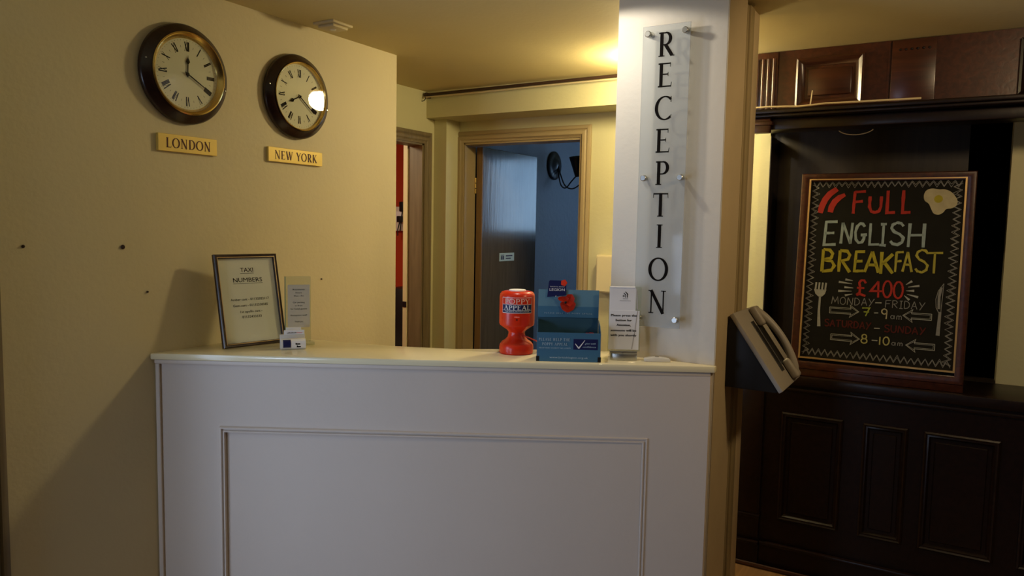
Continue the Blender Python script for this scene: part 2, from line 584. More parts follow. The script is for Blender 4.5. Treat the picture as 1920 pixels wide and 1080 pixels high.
# ------------------------------------------------------------------ hand lettering skeletons
HAND = {
    'F': ([[(.05, 0), (.06, .5), (.08, 1)], [(.08, .97), (.62, 1.0)], [(.07, .52), (.5, .56)]], .66),
    'U': ([[(.06, 1), (.06, .35), (.16, .06), (.34, 0), (.52, .08), (.6, .35), (.6, 1)]], .66),
    'L': ([[(.06, 1), (.06, .02), (.58, .04)]], .62),
    'E': ([[(.62, 1), (.1, .98), (.05, 0), (.6, .03)], [(.08, .5), (.5, .52)]], .66),
    'N': ([[(.04, 0), (.1, 1)], [(.1, 1), (.58, 0)], [(.58, 0), (.64, 1)]], .7),
    'G': ([[(.56, .84), (.44, .98), (.3, 1), (.14, .86), (.05, .55), (.1, .2), (.26, .02), (.45, .06), (.54, .22), (.56, .42)], [(.36, .42), (.7, .44)]], .7),
    'I': ([[(.2, 0), (.2, 1)], [(.04, .98), (.36, 1)], [(.02, .02), (.38, 0)]], .4),
    'l': ([[(.1, 0), (.1, 1)]], .2),
    'S': ([[(.56, .84), (.46, .97), (.3, 1), (.12, .9), (.08, .74), (.2, .58), (.42, .48), (.58, .32), (.54, .12), (.36, .0), (.16, .04), (.06, .16)]], .64),
    'H': ([[(.06, 0), (.08, 1)], [(.6, 0), (.6, 1)], [(.07, .5), (.6, .52)]], .68),
    'B': ([[(.05, 0), (.06, 1)], [(.06, 1), (.34, .98), (.48, .82), (.42, .62), (.1, .53)], [(.1, .53), (.46, .48), (.58, .28), (.46, .07), (.05, 0)]], .62),
    'R': ([[(.05, 0), (.06, 1)], [(.06, 1), (.4, .98), (.54, .8), (.46, .6), (.08, .5)], [(.2, .5), (.58, 0)]], .64),
    'A': ([[(.02, 0), (.3, 1)], [(.3, 1), (.62, 0)], [(.13, .36), (.52, .36)]], .66),
    'K': ([[(.06, 0), (.06, 1)], [(.58, .92), (.1, .44)], [(.2, .54), (.62, .04)]], .64),
    'T': ([[(.3, 0), (.3, 1)], [(.0, .97), (.62, 1)]], .64),
    'M': ([[(.03, 0), (.12, 1), (.4, .25), (.68, 1), (.78, 0)]], .84),
    'O': ([arc(.34, .5, .3, .5, 90, 450, 18)], .7),
    'D': ([[(.06, 0), (.06, 1)], [(.06, 1), (.34, .94), (.56, .7), (.58, .36), (.4, .08), (.06, 0)]], .66),
    'Y': ([[(.04, 1), (.3, .48)], [(.62, 1), (.1, -.05)]], .66),
    '0': ([arc(.3, .5, .25, .5, 90, 450, 18)], .62),
    '4': ([[(.42, 1), (.04, .38), (.66, .4)], [(.42, 1), (.46, 0)]], .7),
    '7': ([[(.02, .95), (.56, 1), (.3, 0)], [(.14, .5), (.54, .52)]], .6),
    '9': ([arc(.3, .74, .24, .26, 0, 360, 12), [(.54, .8), (.5, 0)]], .62),
    '8': ([arc(.3, .75, .2, .25, 0, 360, 12), arc(.3, .26, .26, .26, 0, 360, 12)], .62),
    '1': ([[(.12, 0), (.12, 1)]], .26),
    '-': ([[(.04, .48), (.5, .5)]], .54),
    '£': ([[(.62, .8), (.5, .98), (.32, .98), (.2, .82), (.28, .55), (.26, .2), (.06, .06)], [(.06, .06), (.3, .12), (.64, .02)], [(.08, .5), (.54, .5)]], .7),
    'a': ([arc(.2, .26, .16, .22, 0, 360, 10), [(.38, .5), (.38, .02)]], .46),
    'm': ([[(.05, 0), (.05, .46)], [(.05, .4), (.16, .5), (.26, .4), (.26, .0)], [(.26, .4), (.38, .5), (.48, .38), (.48, 0)]], .56),
    ' ': ([], .4),
}


def hand_text(mb, text, x0, x1, y0, y1, w, z=0.0, slant=0.0, gap=0.1):
    adv, items = 0, []
    for ch in text:
        s, a = HAND[ch]
        items.append((s, adv))
        adv += a + gap
    adv -= gap
    sx = (x1 - x0) / adv
    h = y1 - y0
    for s, a in items:
        jx, jy = random.uniform(-.02, .02), random.uniform(-.03, .03)
        for line in s:
            q = []
            for i in range(len(line) - 1):
                for k in range(3):
                    f = k / 3
                    q.append((line[i][0] * (1 - f) + line[i + 1][0] * f, line[i][1] * (1 - f) + line[i + 1][1] * f))
            q.append(line[-1])
            pts = [(x0 + (p[0] + a + jx) * sx + slant * p[1] * h, y0 + (p[1] + jy) * h) for p in q]
            mb.ribbon(pts, [w * random.uniform(.8, 1.15) for _ in pts], 0.0005, Matrix.Translation((0, 0, z)))
    return mb


def print_text(mb, text, size, x, y, z, width=None, align='CENTER', m=None, shear=0.0, thick=0.0003):
    """small printed text with the built-in font; baseline y"""
    cu = bpy.data.curves.new('tmp_text', 'FONT')
    cu.body = text
    cu.size = 1.0
    cu.align_x = 'LEFT'
    cu.shear = shear
    cu.resolution_u = 2
    o = bpy.data.objects.new('tmp_text', cu)
    COL.objects.link(o)
    dg = bpy.context.evaluated_depsgraph_get()
    me = bpy.data.meshes.new_from_object(o.evaluated_get(dg))
    xs = [v.co.x for v in me.vertices] or [0]
    x_min, x_max = min(xs), max(xs)
    cap = 0.72
    sy = size / cap
    sx = sy if width is None else width / max(1e-6, x_max - x_min)
    off = {'CENTER': (x_min + x_max) / 2, 'LEFT': x_min}[align]
    t = bmesh.new()
    t.from_mesh(me)
    for v in t.verts:
        v.co = Vector(((v.co.x - off) * sx + x, v.co.y * sy + y, z))
    ext = bmesh.ops.extrude_face_region(t, geom=list(t.faces))
    for v in [g for g in ext['geom'] if isinstance(g, bmesh.types.BMVert)]:
        v.co.z += thick
    mb.merge(t, m)
    bpy.data.objects.remove(o)
    bpy.data.meshes.remove(me)
    bpy.data.curves.remove(cu)
    return mb


def quad_frame(mb, x0, x1, y0, y1, w, z0, z1, prof=None):
    """mitred rectangular frame in local xy with a moulded section; outer size given, width w inwards"""
    prof = prof or [(0, z0), (0, z1), (w, z1), (w, z0)]
    t = bmesh.new()
    cs = [(x0, y0, 1, 1), (x1, y0, -1, 1), (x1, y1, -1, -1), (x0, y1, 1, -1)]
    rings = [[t.verts.new((cx + dx * a, cy + dy * a, b)) for a, b in prof] for cx, cy, dx, dy in cs]
    n = len(prof)
    for i in range(4):
        A, B = rings[i], rings[(i + 1) % 4]
        for k in range(n):
            t.faces.new([A[k], B[k], B[(k + 1) % n], A[(k + 1) % n]])
    bmesh.ops.recalc_face_normals(t, faces=list(t.faces))
    mb.merge(t)
    return mb


def casing(mb, x0, x1, y0, y1, prof, m):
    """three-sided door casing: outer x0..x1, floor y0 to outer top y1; profile (inward, out)"""
    t = bmesh.new()
    cs = [(x0, y0, 1, 0), (x0, y1, 1, -1), (x1, y1, -1, -1), (x1, y0, -1, 0)]
    rings = [[t.verts.new((cx + dx * a, cy + dy * a, b)) for a, b in prof] for cx, cy, dx, dy in cs]
    n = len(prof)
    for i in range(3):
        A, B = rings[i], rings[i + 1]
        for k in range(n):
            t.faces.new([A[k], B[k], B[(k + 1) % n], A[(k + 1) % n]])
    t.faces.new(rings[0])
    t.faces.new(list(reversed(rings[3])))
    bmesh.ops.recalc_face_normals(t, faces=list(t.faces))
    mb.merge(t, m)
    return mb


S = 'structure'
H = 2.34
XL = -2.31          # left wall
YB = 3.84           # back wall
# ------------------------------------------------------------------ room shell
MB().box(-5.2, 1.6, -2.2, 6.8, -0.06, 0).build('floor', FLOORM, kind=S)
MB().box(-5.2, 1.6, -2.2, 6.8, H, H + 0.08).build('ceiling', CEIL, kind=S)
# left wall with the doorway near the camera, and its return to the office wall
lw = MB()
lw.box(XL - 0.12, XL, 1.0, 2.785, 0, H)
lw.box(XL - 0.12, XL, -0.1, 1.0, 1.98, H)
lw.box(XL - 0.12, XL, -2.2, -0.1, 0, H)
lw.box(-2.90, XL - 0.12, 2.66, 2.785, 0, H)
lw.build('wall_left', WALL, kind=S)
# wall with the office doorway (opening 2.82..3.594)
lo = MB()
lo.box(-2.90, -2.772, 3.594, 4.0, 0, H)
lo.box(-2.90, -2.772, 2.785, 3.594, 2.035, H)
lo.box(-2.90, -2.772, 2.785, 2.84, 0, 2.035)
lo.build('wall_office', BACKW, kind=S)
MB().box(-2.772, -2.68, 3.70, YB, 0, H).build('trim_1', BACKW, kind=S)      # nib in the corner
# back wall: far doorway and the bar hatch are openings
bw = MB()
OX0, OX1, OZ = -2.648, -1.84, 2.055
HX0, HX1, HZ0, HZ1 = -0.815, 0.185, 0.90, 2.045
bw.box(-2.772, OX0, YB, YB + 0.115, 0, H)
bw.box(OX0, OX1, YB, YB + 0.115, OZ, H)
bw.box(OX1, HX0, YB, YB + 0.115, 0, H)
bw.box(HX0, HX1, YB, YB + 0.115, 0, HZ0)
bw.box(HX0, HX1, YB, YB + 0.115, HZ1, H)
bw.box(HX1, 1.6, YB, YB + 0.115, 0, H)
bw.build('wall_back', BACKW, kind=S)
MB().box(-2.772, -1.06, 3.62, YB, 2.185, H).build('trim_2', BACKW, kind=S)   # boxed beam under the ceiling
# wall end carrying the sign
MB().box(-1.048, -0.667, 2.45, 2.675, 0, H, 0.004).build('wall_pillar', WHITEW, kind=S)
MB().box(-1.0, -0.662, 2.675, 2.757, 0, H - 0.012, 0.003).box(-0.668, -0.655, 2.69, 2.745, 0, H - 0.012, 0.003).build('trim_3', TAN, kind=S)
MB().box(-1.0, -0.667, 2.757, 2.873, 0, H, 0.003).build('trim_4', SHADESIDE, kind=S)
MB().box(-0.6675, -0.6645, 2.4515, 2.675, 0, H).build('trim_5', SHADESIDE, kind=S)
# rest of the hall, out of view
MB().box(1.5, 1.6, -2.2, YB, 0, H).build('wall_right', DARKHALL, kind=S)
MB().box(XL, 1.5, -2.2, -2.1, 0, H).build('wall_rear', DARKHALL, kind=S)
# far room behind the open door
MB().box(-2.80, -2.72, YB + 0.115, 6.8, 0, H).build('wall_far_left', BLUEWALL, kind=S)
fw = MB()
fw.box(-2.72, -1.75, 6.6, 6.7, 0, H).box(-1.75, -0.95, 6.6, 6.7, 0, 1.46).box(-1.75, -0.95, 6.6, 6.7, 2.26, H)
fw.build('wall_far_back', BLUEWALL, kind=S)
MB().box(-0.95, -0.85, YB + 0.115, 6.6, 0, H).build('wall_far_right', BLUEWALL, kind=S)
# office
MB().box(-5.2, -2.90, 5.0, 5.1, 0, H).build('wall_office_back', REDWALL, kind=S)
MB().box(-5.2, -5.1, 2.66, 5.0, 0, H).build('wall_office_left', REDWALL, kind=S)
MB().box(-5.1, -2.90, 2.66, 2.70, 0, H).build('wall_office_near', REDWALL, kind=S)
MB().box(-2.90, -2.86, 4.0, 5.0, 0, H).build('wall_office_right', REDWALL, kind=S)
# dark room behind the bar hatch
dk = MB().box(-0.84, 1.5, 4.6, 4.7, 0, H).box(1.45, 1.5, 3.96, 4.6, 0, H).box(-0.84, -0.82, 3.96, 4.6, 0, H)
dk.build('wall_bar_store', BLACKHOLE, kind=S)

# ------------------------------------------------------------------ doors
WF = Matrix.Identity(4)
FB = frame((0, YB, 0), (1, 0, 0), (0, -1, 0))            # back wall: x = world X, y = world Z, z towards camera
FO = frame((-2.772, 0, 0), (0, 1, 0), (1, 0, 0))         # office wall: x = world Y
FL = frame((XL, 0, 0), (0, 1, 0), (1, 0, 0))             # left wall
PROF = [(0, 0), (0, .012), (.012, .018), (.02, .018), (.026, .012), (.034, .02), (.05, .02), (.058, .012), (.068, .008), (.068, 0)]

d1 = thing('door_1', 'open grey door with tan frame in the back wall, blue room behind', 'door', (-2.24, YB, 0))
d1['kind'] = S
L1 = Matrix.Translation((2.24, -YB, 0))
casing(MB(), OX0 - 0.064, OX1 + 0.058, 0, OZ + 0.068, PROF, L1 @ FB).build('door_frame', TAN, d1)
jm = MB()
jm.box(OX0, OX0 + 0.012, YB - 0.002, YB + 0.115, 0, OZ, 0, m=L1).box(OX1 - 0.012, OX1, YB - 0.002, YB + 0.115, 0, OZ, 0, m=L1)
jm.box(OX0, OX1, YB - 0.002, YB + 0.115, OZ - 0.012, OZ, 0, m=L1)
jm.build('jamb', TAN, d1)
lf = MB()
lf.box(-2.622, -2.582, YB + 0.12, YB + 0.12 + 0.70, 0.008, 2.04, 0.002, 1, L1)
leaf = lf.build('door_leaf', LEAFM, d1)
MB().box(-2.6235, -2.5815, YB + 0.112, YB + 0.1195, 0.008, 2.04, 0, m=L1).build('edge_strip', LEAFEDGE, leaf, label='edge of the door leaf, coloured brown for the warm light on it')
for zz in (0.62, 1.75):
    hg = MB()
    for k in range(3):
        hg.tube([(-2.632, YB + 0.112, zz + k * 0.034), (-2.632, YB + 0.112, zz + k * 0.034 + 0.03)], 0.007, 10, L1)
    hg.build('hinge', BRASS, leaf)
sg = MB().box(-2.5815, -2.579, 4.17, 4.36, 1.315, 1.37, 0.001, 1, L1)
sgo = sg.build('door_sign', PRINTB, leaf)
mk = MB()
DS = L1 @ frame((-2.579, 0, 0), (0, 1, 0), (1, 0, 0))
for a_, b_, c_2, d_2 in ((4.187, 4.203, 1.326, 1.350), (4.208, 4.226, 1.326, 1.350), (4.186, 4.228, 1.353, 1.358), (4.250, 4.335, 1.346, 1.354), (4.250, 4.315, 1.329, 1.336)):
    mk.box(a_, b_, c_2, d_2, 0, .0006, m=DS)
mk.build('lettering', NAVY, sgo)

d2 = thing('door_2', 'brown office doorway at the left corner showing a red wall', 'doorway', (-2.772, 3.2, 0))
d2['kind'] = S
L2 = Matrix.Translation((2.772, -3.2, 0))
casing(MB(), 2.78, 3.664, 0, 2.099, PROF, L2 @ FO).build('door_frame', TANW, d2)
jb = MB().box(-2.875, -2.770, 3.580, 3.594, 0, 2.035, 0, m=L2).box(-2.875, -2.770, 2.84, 2.854, 0, 2.035, 0, m=L2).box(-2.875, -2.770, 2.84, 3.594, 2.02, 2.035, 0, m=L2)
jb.build('jamb', TANW, d2)
MB().box(-2.905, -2.875, 3.572, 3.594, 0, 2.03, 0, m=L2).build('door_stop', CREAMPL, d2, label='door stop coloured pale yellow for the light on it')  # office light falling on the stop put into its pale colour
MB().box(-2.904, -2.876, 3.570, 3.573, 1.04, 1.075, 0, m=L2).build('latch_plate', DARKMET, d2)

d3 = thing('door_3', 'dark brown doorway frame at the left edge of the hall', 'doorway', (XL, 0.45, 0))
d3['kind'] = S
L3 = Matrix.Translation((-XL, -0.45, 0))
casing(MB(), -0.16, 1.052, 0, 2.04, PROF, L3 @ FL).build('door_frame', TANW, d3)
jl = MB().box(XL - 0.12, XL + 0.002, 0.984, 1.0, 0, 1.98, 0, m=L3).box(XL - 0.12, XL + 0.002, -0.1, -0.084, 0, 1.98, 0, m=L3).box(XL - 0.12, XL + 0.002, -0.1, 1.0, 1.964, 1.98, 0, m=L3)
jl.build('jamb', TANW, d3)

# far window with a net curtain (seen as a reflection in the door leaf)
w1 = thing('window_1', 'far room window behind a net curtain', 'window', (-1.35, 6.62, 1.86))
w1['kind'] = S
wf_ = MB()
quad_frame(wf_, -0.4, 0.4, -0.4, 0.4, 0.04, -0.02, 0.0)
wf_.box(-0.015, 0.015, -0.4, 0.4, -0.02, 0.0)
wf_.map(lambda c: Vector((c.x, -c.z, c.y)))
wf_.build('window_frame', WPLAST, w1)
MB().box(-0.37, 0.37, 0.012, 0.016, -0.37, 0.37).build('pane', GLASS, w1)

# ------------------------------------------------------------------ reception counter
A = Vector((-2.31, 1.512, 0))
B = Vector((-0.660, 2.434, 0))
t_ = (B - A).normalized()
LEN = (B - A).length
nrm = Vector((t_.y, -t_.x, 0))
FC = frame(A, t_, nrm)                # x along the front, y up, z towards the hall
ctr = thing('reception_counter', 'white panelled reception counter running from the left wall to the sign wall', 'counter', Matrix.Translation(A))
TOW = Matrix.Translation(-A) @ FC          # counter-front coordinates into the counter's own space
body = MB()
# plan outline (world xy) turned into an upright block
inv = FC.inverted()


def plan(mb, poly, z0, z1, bev=0.0):
    q = []
    for x, y in poly:
        p = inv @ Vector((x, y, 0))
        q.append((p.x, p.z))
    # prism along local y
    mm = Matrix(((1, 0, 0, 0), (0, 0, 1, 0), (0, 1, 0, 0), (0, 0, 0, 1)))
    mb.prism(q, z0, z1, mm, bev)
    return mb


n2 = Vector((-t_.y, t_.x, 0))          # towards the staff side
p0 = Vector((-2.309, 1.512 + 0.0165, 0))
plan(body, [(p0.x, p0.y), (-0.672, 2.4275), (-0.672, 2.449), (-0.86, 2.449), (-1.02, 2.449), (p0.x, p0.y + 0.13)], 0, 1.078)
body.map(lambda c: TOW @ c).build('front_panel', COUNTER, ctr)
top = MB()
plan(top, [(-2.309, 1.506), (-0.657, 2.428), (-0.657, 2.4495), (-1.049, 2.4495), (-1.049, 2.50), (-1.25, 2.40), (-1.441, 2.279), (-1.549, 2.200), (-1.759, 2.118), (-2.115, 2.047), (-2.309, 1.945)], 1.078, 1.10, 0.004)
top.map(lambda c: TOW @ c).build('countertop', CTOP, ctr, label='glossy cream countertop')
md = MB()
md.box(0.009, LEN - 0.012, 1.064, 1.078, -0.014, 0.001, 0.003)
md.map(lambda c: TOW @ c).build('edge_moulding', COUNTER, ctr)
md = MB()
md.box(0.009, 0.024, 0.0, 1.064, -0.014, -0.004, 0.003)
md.map(lambda c: TOW @ c).build('end_bead', COUNTER, ctr)
fm = MB()
PF = [(0, -.014), (0, -.004), (.003, .001), (.007, .001), (.009, -.007), (.012, -.007), (.014, .001), (.018, .001), (.020, -.006), (.020, -.014)]
quad_frame(fm, 0.227, 1.679, 0.16, 0.852, 0.019, 0, 0.01, PF)
fm.map(lambda c: TOW @ c).build('panel_moulding', COUNTER, ctr)

# ------------------------------------------------------------------ reception sign
FS = frame((-0.860, 2.45, 1.215), (1, 0, 0), (0, -1, 0))
sign = thing('reception_sign', 'tall clear acrylic sign with black letters on the white wall end', 'sign', FS)
MB().box(-0.082, 0.082, 0, 1.007, 0.032, 0.037, 0.001, 1).build('acrylic_panel', ACRYL, sign)
for ch, zc in zip('RECEPTION', (2.158, 2.058, 1.950, 1.843, 1.736, 1.630, 1.525, 1.413, 1.302)):
    g = MB()
    serif_text(g, ch, 0.079, 0.0, zc - 1.215 - 0.0395, 0.037, thick=0.0008, squash=0.98, weight=0.86)
    g.build('letter', INK, sign)
for x in (-0.061, 0.066):
    for y in (0.980, 0.505, 0.030):
        b = MB()
        b.lathe([(0, 0), (.0075, 0), (.0075, .037), (.0105, .037), (.0105, .047), (.0085, .049), (0, .049)], 24, Matrix.Translation((x, y, 0)))
        b.build('standoff_bolt', STEEL, sign)

# ------------------------------------------------------------------ clocks
def clock(y, z, R, label, hour_deg, min_deg, wide_brass):
    root = thing('wall_clock', label, 'clock', frame((XL, y, z), (0, 1, 0), (1, 0, 0)), 'round wall clocks over the counter')
    k = R / 0.168
    case = [(0, 0), (.160, 0), (.168, .006), (.168, .014), (.163, .022), (.152, .027), (.146, .034), (.138, .037), (.132, .034), (.130, .022), (0, .020)]
    MB().lathe([(r * k, h) for r, h in case], 72).build('case', CLOCKW, root)
    if wide_brass:
        bz = [(.137, .036), (.1385, .041), (.134, .043), (.130, .041), (.119, .026), (.118, .024)]
    else:
        bz = [(.1345, .036), (.1355, .040), (.1335, .041), (.1315, .040), (.1275, .030), (.127, .024)]
    MB().lathe([(r * k, h) for r, h in bz] + [(bz[0][0] * k, .030)], 72).build('bezel', BRASS, root)
    Rd = (.1195 if wide_brass else .128) * k
    MB().lathe([(0, .0205), (Rd, .0205), (Rd, .0245), (0, .0245)], 64).build('dial', DIAL, root)
    num = MB()
    rom = ['XII', 'I', 'II', 'III', 'IIII', 'V', 'VI', 'VII', 'VIII', 'IX', 'X', 'XI']
    for i, tx in enumerate(rom):
        mm = Matrix.Rotation(-i * PI / 6, 4, 'Z')
        serif_text(num, tx, .031 * k, 0, .092 * k - .0155 * k, .0245, gap=-0.04, m=mm, thick=.0003, squash=.47)
    for i in range(60):
        mm = Matrix.Rotation(-i * PI / 30, 4, 'Z')
        ln = .005 if i % 5 == 0 else .003
        num.box(-.0004, .0004, Rd * .955 - ln, Rd * .955, .0245, .0248, m=mm)
    for i in range(24):
        if i % 2:
            num.box(-.0005, .0005, Rd * .74, Rd * .80, .0245, .0248, m=Matrix.Rotation(-i * PI / 12, 4, 'Z'))
    num.build('numerals', INK, root)
    hh = MB()
    mm = Matrix.Rotation(math.radians(-hour_deg), 4, 'Z')
    hh.prism([(-.002, -.01), (.002, -.01), (.002, .034), (.0075, .041), (.006, .047), (.0015, .054), (0, .064), (-.0015, .054), (-.006, .047), (-.0075, .041), (-.002, .034)], .027, .0278, mm)
    hh.lathe([(0, .0245), (.006, .0245), (.006, .029), (0, .029)], 20)
    hh.build('hour_hand', INK, root)
    mn = MB()
    mn.prism([(-.0022, -.012), (.0022, -.012), (.0020, .05), (.0012, .092), (0, .098), (-.0012, .092), (-.0020, .05)], .0292, .0298, Matrix.Rotation(math.radians(-min_deg), 4, 'Z'))
    mn.lathe([(0, .028), (.004, .028), (.004, .031), (0, .031)], 20)
    mn.build('minute_hand', INK, root)
    MB().lathe([(0, .0345), (.132 * k, .0340), (.132 * k, .0352), (0, .0357)], 64).build('glass', GLASS, root)
    for a in (170, 348):
        s = MB()
        s.lathe([(0, .026), (.003, .026), (.003, .0285), (.0018, .0295), (0, .0295)], 12, Matrix.Rotation(math.radians(a), 4, 'Z') @ Matrix.Translation((.1545 * k, 0, 0)))
        s.build('screw', STEEL, root)
    return root


clock(1.650, 2.045, .168, 'left wall clock with wide brass ring, above the LONDON plate', 2, 119, True)
clock(2.155, 2.048, .166, 'right wall clock with a lamp glare on its glass, above the NEW YORK plate', 245, 128, False)


def plate(y0, y1, z0, z1, text, label, w):
    root = thing('name_plate', label, 'plaque', frame((XL, (y0 + y1) / 2, z0), (0, 1, 0), (1, 0, 0)), 'brass city plates under the clocks')
    hw = (y1 - y0) / 2
    MB().box(-hw, hw, 0, z1 - z0, 0, .012, .001, 1).build('plate', BRASSPL, root)
    g = MB()
    serif_text(g, text, .033, 0, (z1 - z0 - .033) / 2, .012, gap=.10, width=w, thick=.0005)
    g.build('lettering', INKRED, root)


plate(1.545, 1.775, 1.780, 1.838, 'LONDON', 'brass plate reading LONDON under the left clock', .175)
plate(2.008, 2.292, 1.783, 1.839, 'NEW YORK', 'brass plate reading NEW YORK under the right clock', .222)

# old screw holes and fixings in the left wall
for y, z, r, lab in ((1.121, 1.465, .005, 'small dark screw fixing in the left wall, nearest the left edge'),
                     (1.420, 1.459, .0075, 'larger dark screw fixing in the left wall, left of the taxi notice'),
                     (1.502, 1.308, .0035, 'tiny dark nail in the wall just left of the taxi notice top'),
                     (2.295, 1.310, .0035, 'tiny nail in the wall right of the clear left sign')):
    m_ = MB()
    m_.lathe([(r * .9, 0), (r, .002), (r * .6, .006), (0, .0065)], 14, frame((0, 0, 0), (0, 1, 0), (1, 0, 0)))
    o = m_.build('wall_screw', RODM)
    o.location = (XL, y, z)
    tag(o, lab, 'screw', 'old fixings in the left wall')

# ceiling alarm
al = thing('ceiling_alarm', 'small pale square alarm on the ceiling by the left wall', 'alarm', (-2.185, 2.24, H))
MB().prism([(-.055, -.055), (.055, -.055), (.055, .055), (-.055, .055)], -.010, 0, None, .002).build('base', ALARMP, al)
MB().box(-.042, .042, -.042, .042, -.022, -.010, .004).build('cover', ALARMP, al)
MB().lathe([(0, -.026), (.010, -.025), (.013, -.022), (.013, -.020)], 20).build('sensor', WPLAST, al)

# ------------------------------------------------------------------ taxi notice
bl = Vector((-2.186, 1.699, 1.10))
bu = Vector((.050, .238, 0)).normalized()
hor = Vector((bu.y, -bu.x, 0))            # towards the camera side
lean = math.radians(12.5)
nn = (hor * math.cos(lean) + Vector((0, 0, 1)) * math.sin(lean))
FT = frame(bl + Vector((0, 0, .0004)), bu, nn)
tx = thing('taxi_notice', 'dark framed TAXI NUMBERS notice leaning at the left end of the counter', 'notice', FT)
W_, H_ = .243, .335
q = MB()
quad_frame(q, 0, W_, 0, H_, .015, 0, .016, [(0, .0), (0, .012), (.003, .016), (.008, .014), (.012, .015), (.015, .009), (.015, 0)])
q.build('frame', FRAMEW, tx)
q = MB()
quad_frame(q, .0105, W_ - .0105, .0105, H_ - .0105, .0022, .0140, .0158)
q.build('inlay', GOLDLINE, tx, label='pale gold line inside the frame')
MB().box(.012, W_ - .012, .012, H_ - .012, .003, .006).build('paper', PAPER, tx)
MB().box(.013, W_ - .013, .013, H_ - .013, .0075, .0085).build('glass', GLASS, tx)
g = MB()
cx = W_ / 2
print_text(g, 'TAXI', .0165, cx, H_ * (1 - .195), .0061, .050)
print_text(g, 'NUMBERS', .0165, cx, H_ * (1 - .305), .0061, .112)
g.box(cx - .026, cx + .026, H_ * (1 - .195) - .0055, H_ * (1 - .195) - .0042, .0061, .0063)
g.box(cx - .057, cx + .057, H_ * (1 - .305) - .0055, H_ * (1 - .305) - .0042, .0061, .0063)
print_text(g, 'Amber cars - 01132022117', .0088, cx, H_ * (1 - .505), .0061, .148)
print_text(g, 'Gem-cars - 01132558585', .0088, cx, H_ * (1 - .570), .0061, .134)
print_text(g, '1st apollo cars -', .0088, cx, H_ * (1 - .638), .0061, .084)
print_text(g, '01132433333', .0088, cx, H_ * (1 - .695), .0061, .075)
g.build('printing', INK, tx)
stt = MB()
stt.prism([(cx - .03, .22), (cx + .03, .22), (cx + .045, .02), (cx - .045, .02)], -.010, -.006)
stt.build('strut', BLKPL, tx)

# ------------------------------------------------------------------ left acrylic sign, card dispenser
ud = Vector((.6, .8, 0))
nd = Vector((.8, -.6, 0))
FA = frame((-2.055, 1.925, 1.10), ud, nd)
ac = thing('acrylic_sign', 'clear acrylic sign with a printed slip standing behind the card dispenser', 'sign', FA)
MB().box(-.046, .046, .012, .252, -.004, .004, .0012, 1).build('acrylic_panel', ACRYL2, ac)
MB().box(-.046, -.043, .012, .252, -.0042, .0042).build('panel_edge', paint('green_acrylic_edge', (.22, .33, .20), .2, .05, 10, 0), ac, label='green tinted left edge')
MB().box(-.036, .042, .065, .222, .0044, .0050).build('slip', SLIP, ac)
MB().box(-.046, .058, 0, .012, -.022, .022, .003).build('foot', ACRYL2, ac)
g = MB()
for i, (tx_, w) in enumerate((('Residents', .042), ('Hours', .022), ('Mon - Fri', .034), ('', 0), ('Car parking', .042), ('is free', .026), ('for hotel guests', .058), ('', 0), ('Reception staff', .058), ('', 0), ('Thank you', .030))):
    if tx_:
        print_text(g, tx_, .0052, .003, .202 - i * .0118, .0051, w)
g.build('printing', INK, ac)

FD = frame((-2.0025, 1.853, 1.10), ud, nd)
cd = thing('card_dispenser', 'small white card dispenser with a blue patch in front of the clear left sign', 'card holder', FD)
hb = MB()
pr = [(-.03, 0), (.012, 0), (.020, .006), (.022, .018), (.018, .030), (.006, .037), (-.005, .037), (-.006, .05), (-.03, .05)]
mmx = Matrix(((0, 0, 1, 0), (0, 1, 0, 0), (1, 0, 0, 0), (0, 0, 0, 1)))
hb.prism(pr, -.043, .042, mmx, .0015)
hb.build('holder', WPLAST, cd)
MB().box(-.030, .040, .0500, .066, -.012, -.006, .001, 1).build('card', PAPERB, cd)
MB().box(-.022, .030, .0500, .074, -.026, -.018, .001, 1).build('card', PAPER, cd)


def wrap(mb, off):
    """bend a flat label (x, y from 0 to .034) over the rounded front of the holder"""
    path = [(.0125, .0005), (.0205, .006), (.0225, .018), (.0185, .030), (.0062, .0373)]

    def f(c):
        s = max(0, min(.9999, c.y / .040)) * 4
        i = int(s)
        fr_ = s - i
        zz = path[i][0] * (1 - fr_) + path[i + 1][0] * fr_
        yy = path[i][1] * (1 - fr_) + path[i + 1][1] * fr_
        return Vector((c.x, yy, zz + off + c.z))
    return mb.map(f)


def strip(x0, x1, y0, y1, n=10):
    mb = MB()
    for i in range(n):
        mb.box(x0, x1, y0 + (y1 - y0) * i / n, y0 + (y1 - y0) * (i + 1) / n, 0, .0003)
    return mb


wrap(strip(-.008, .041, .001, .038), .0004).build('label_strip', PAPERB, cd)
wrap(strip(-.036, -.010, .012, .036), .0004).build('blue_patch', NAVY, cd, label='blue printed patch')
g = MB()
g.box(.008, .022, .020, .0235, 0, .0003).box(.006, .010, .020, .025, 0, .0003)
g.box(.010, .024, .012, .0155, 0, .0003).box(.010, .014, .012, .0175, 0, .0003)
wrap(g, .0008).build('marks', INK, cd)
g = MB()
for k in range(9):
    g.box(-.020 + k * .0036, -.0174 + k * .0036, .0550, .0550 + .0020 + .0008 * (k % 3), -.0058, -.0055)
g.build('printing', INK, cd)
g = MB()
for k in range(5):
    g.box(.0135 + k * .0040, .0163 + k * .0040, .0550, .0572, -.0058, -.0055)
g.build('red_printing', POPPY, cd)

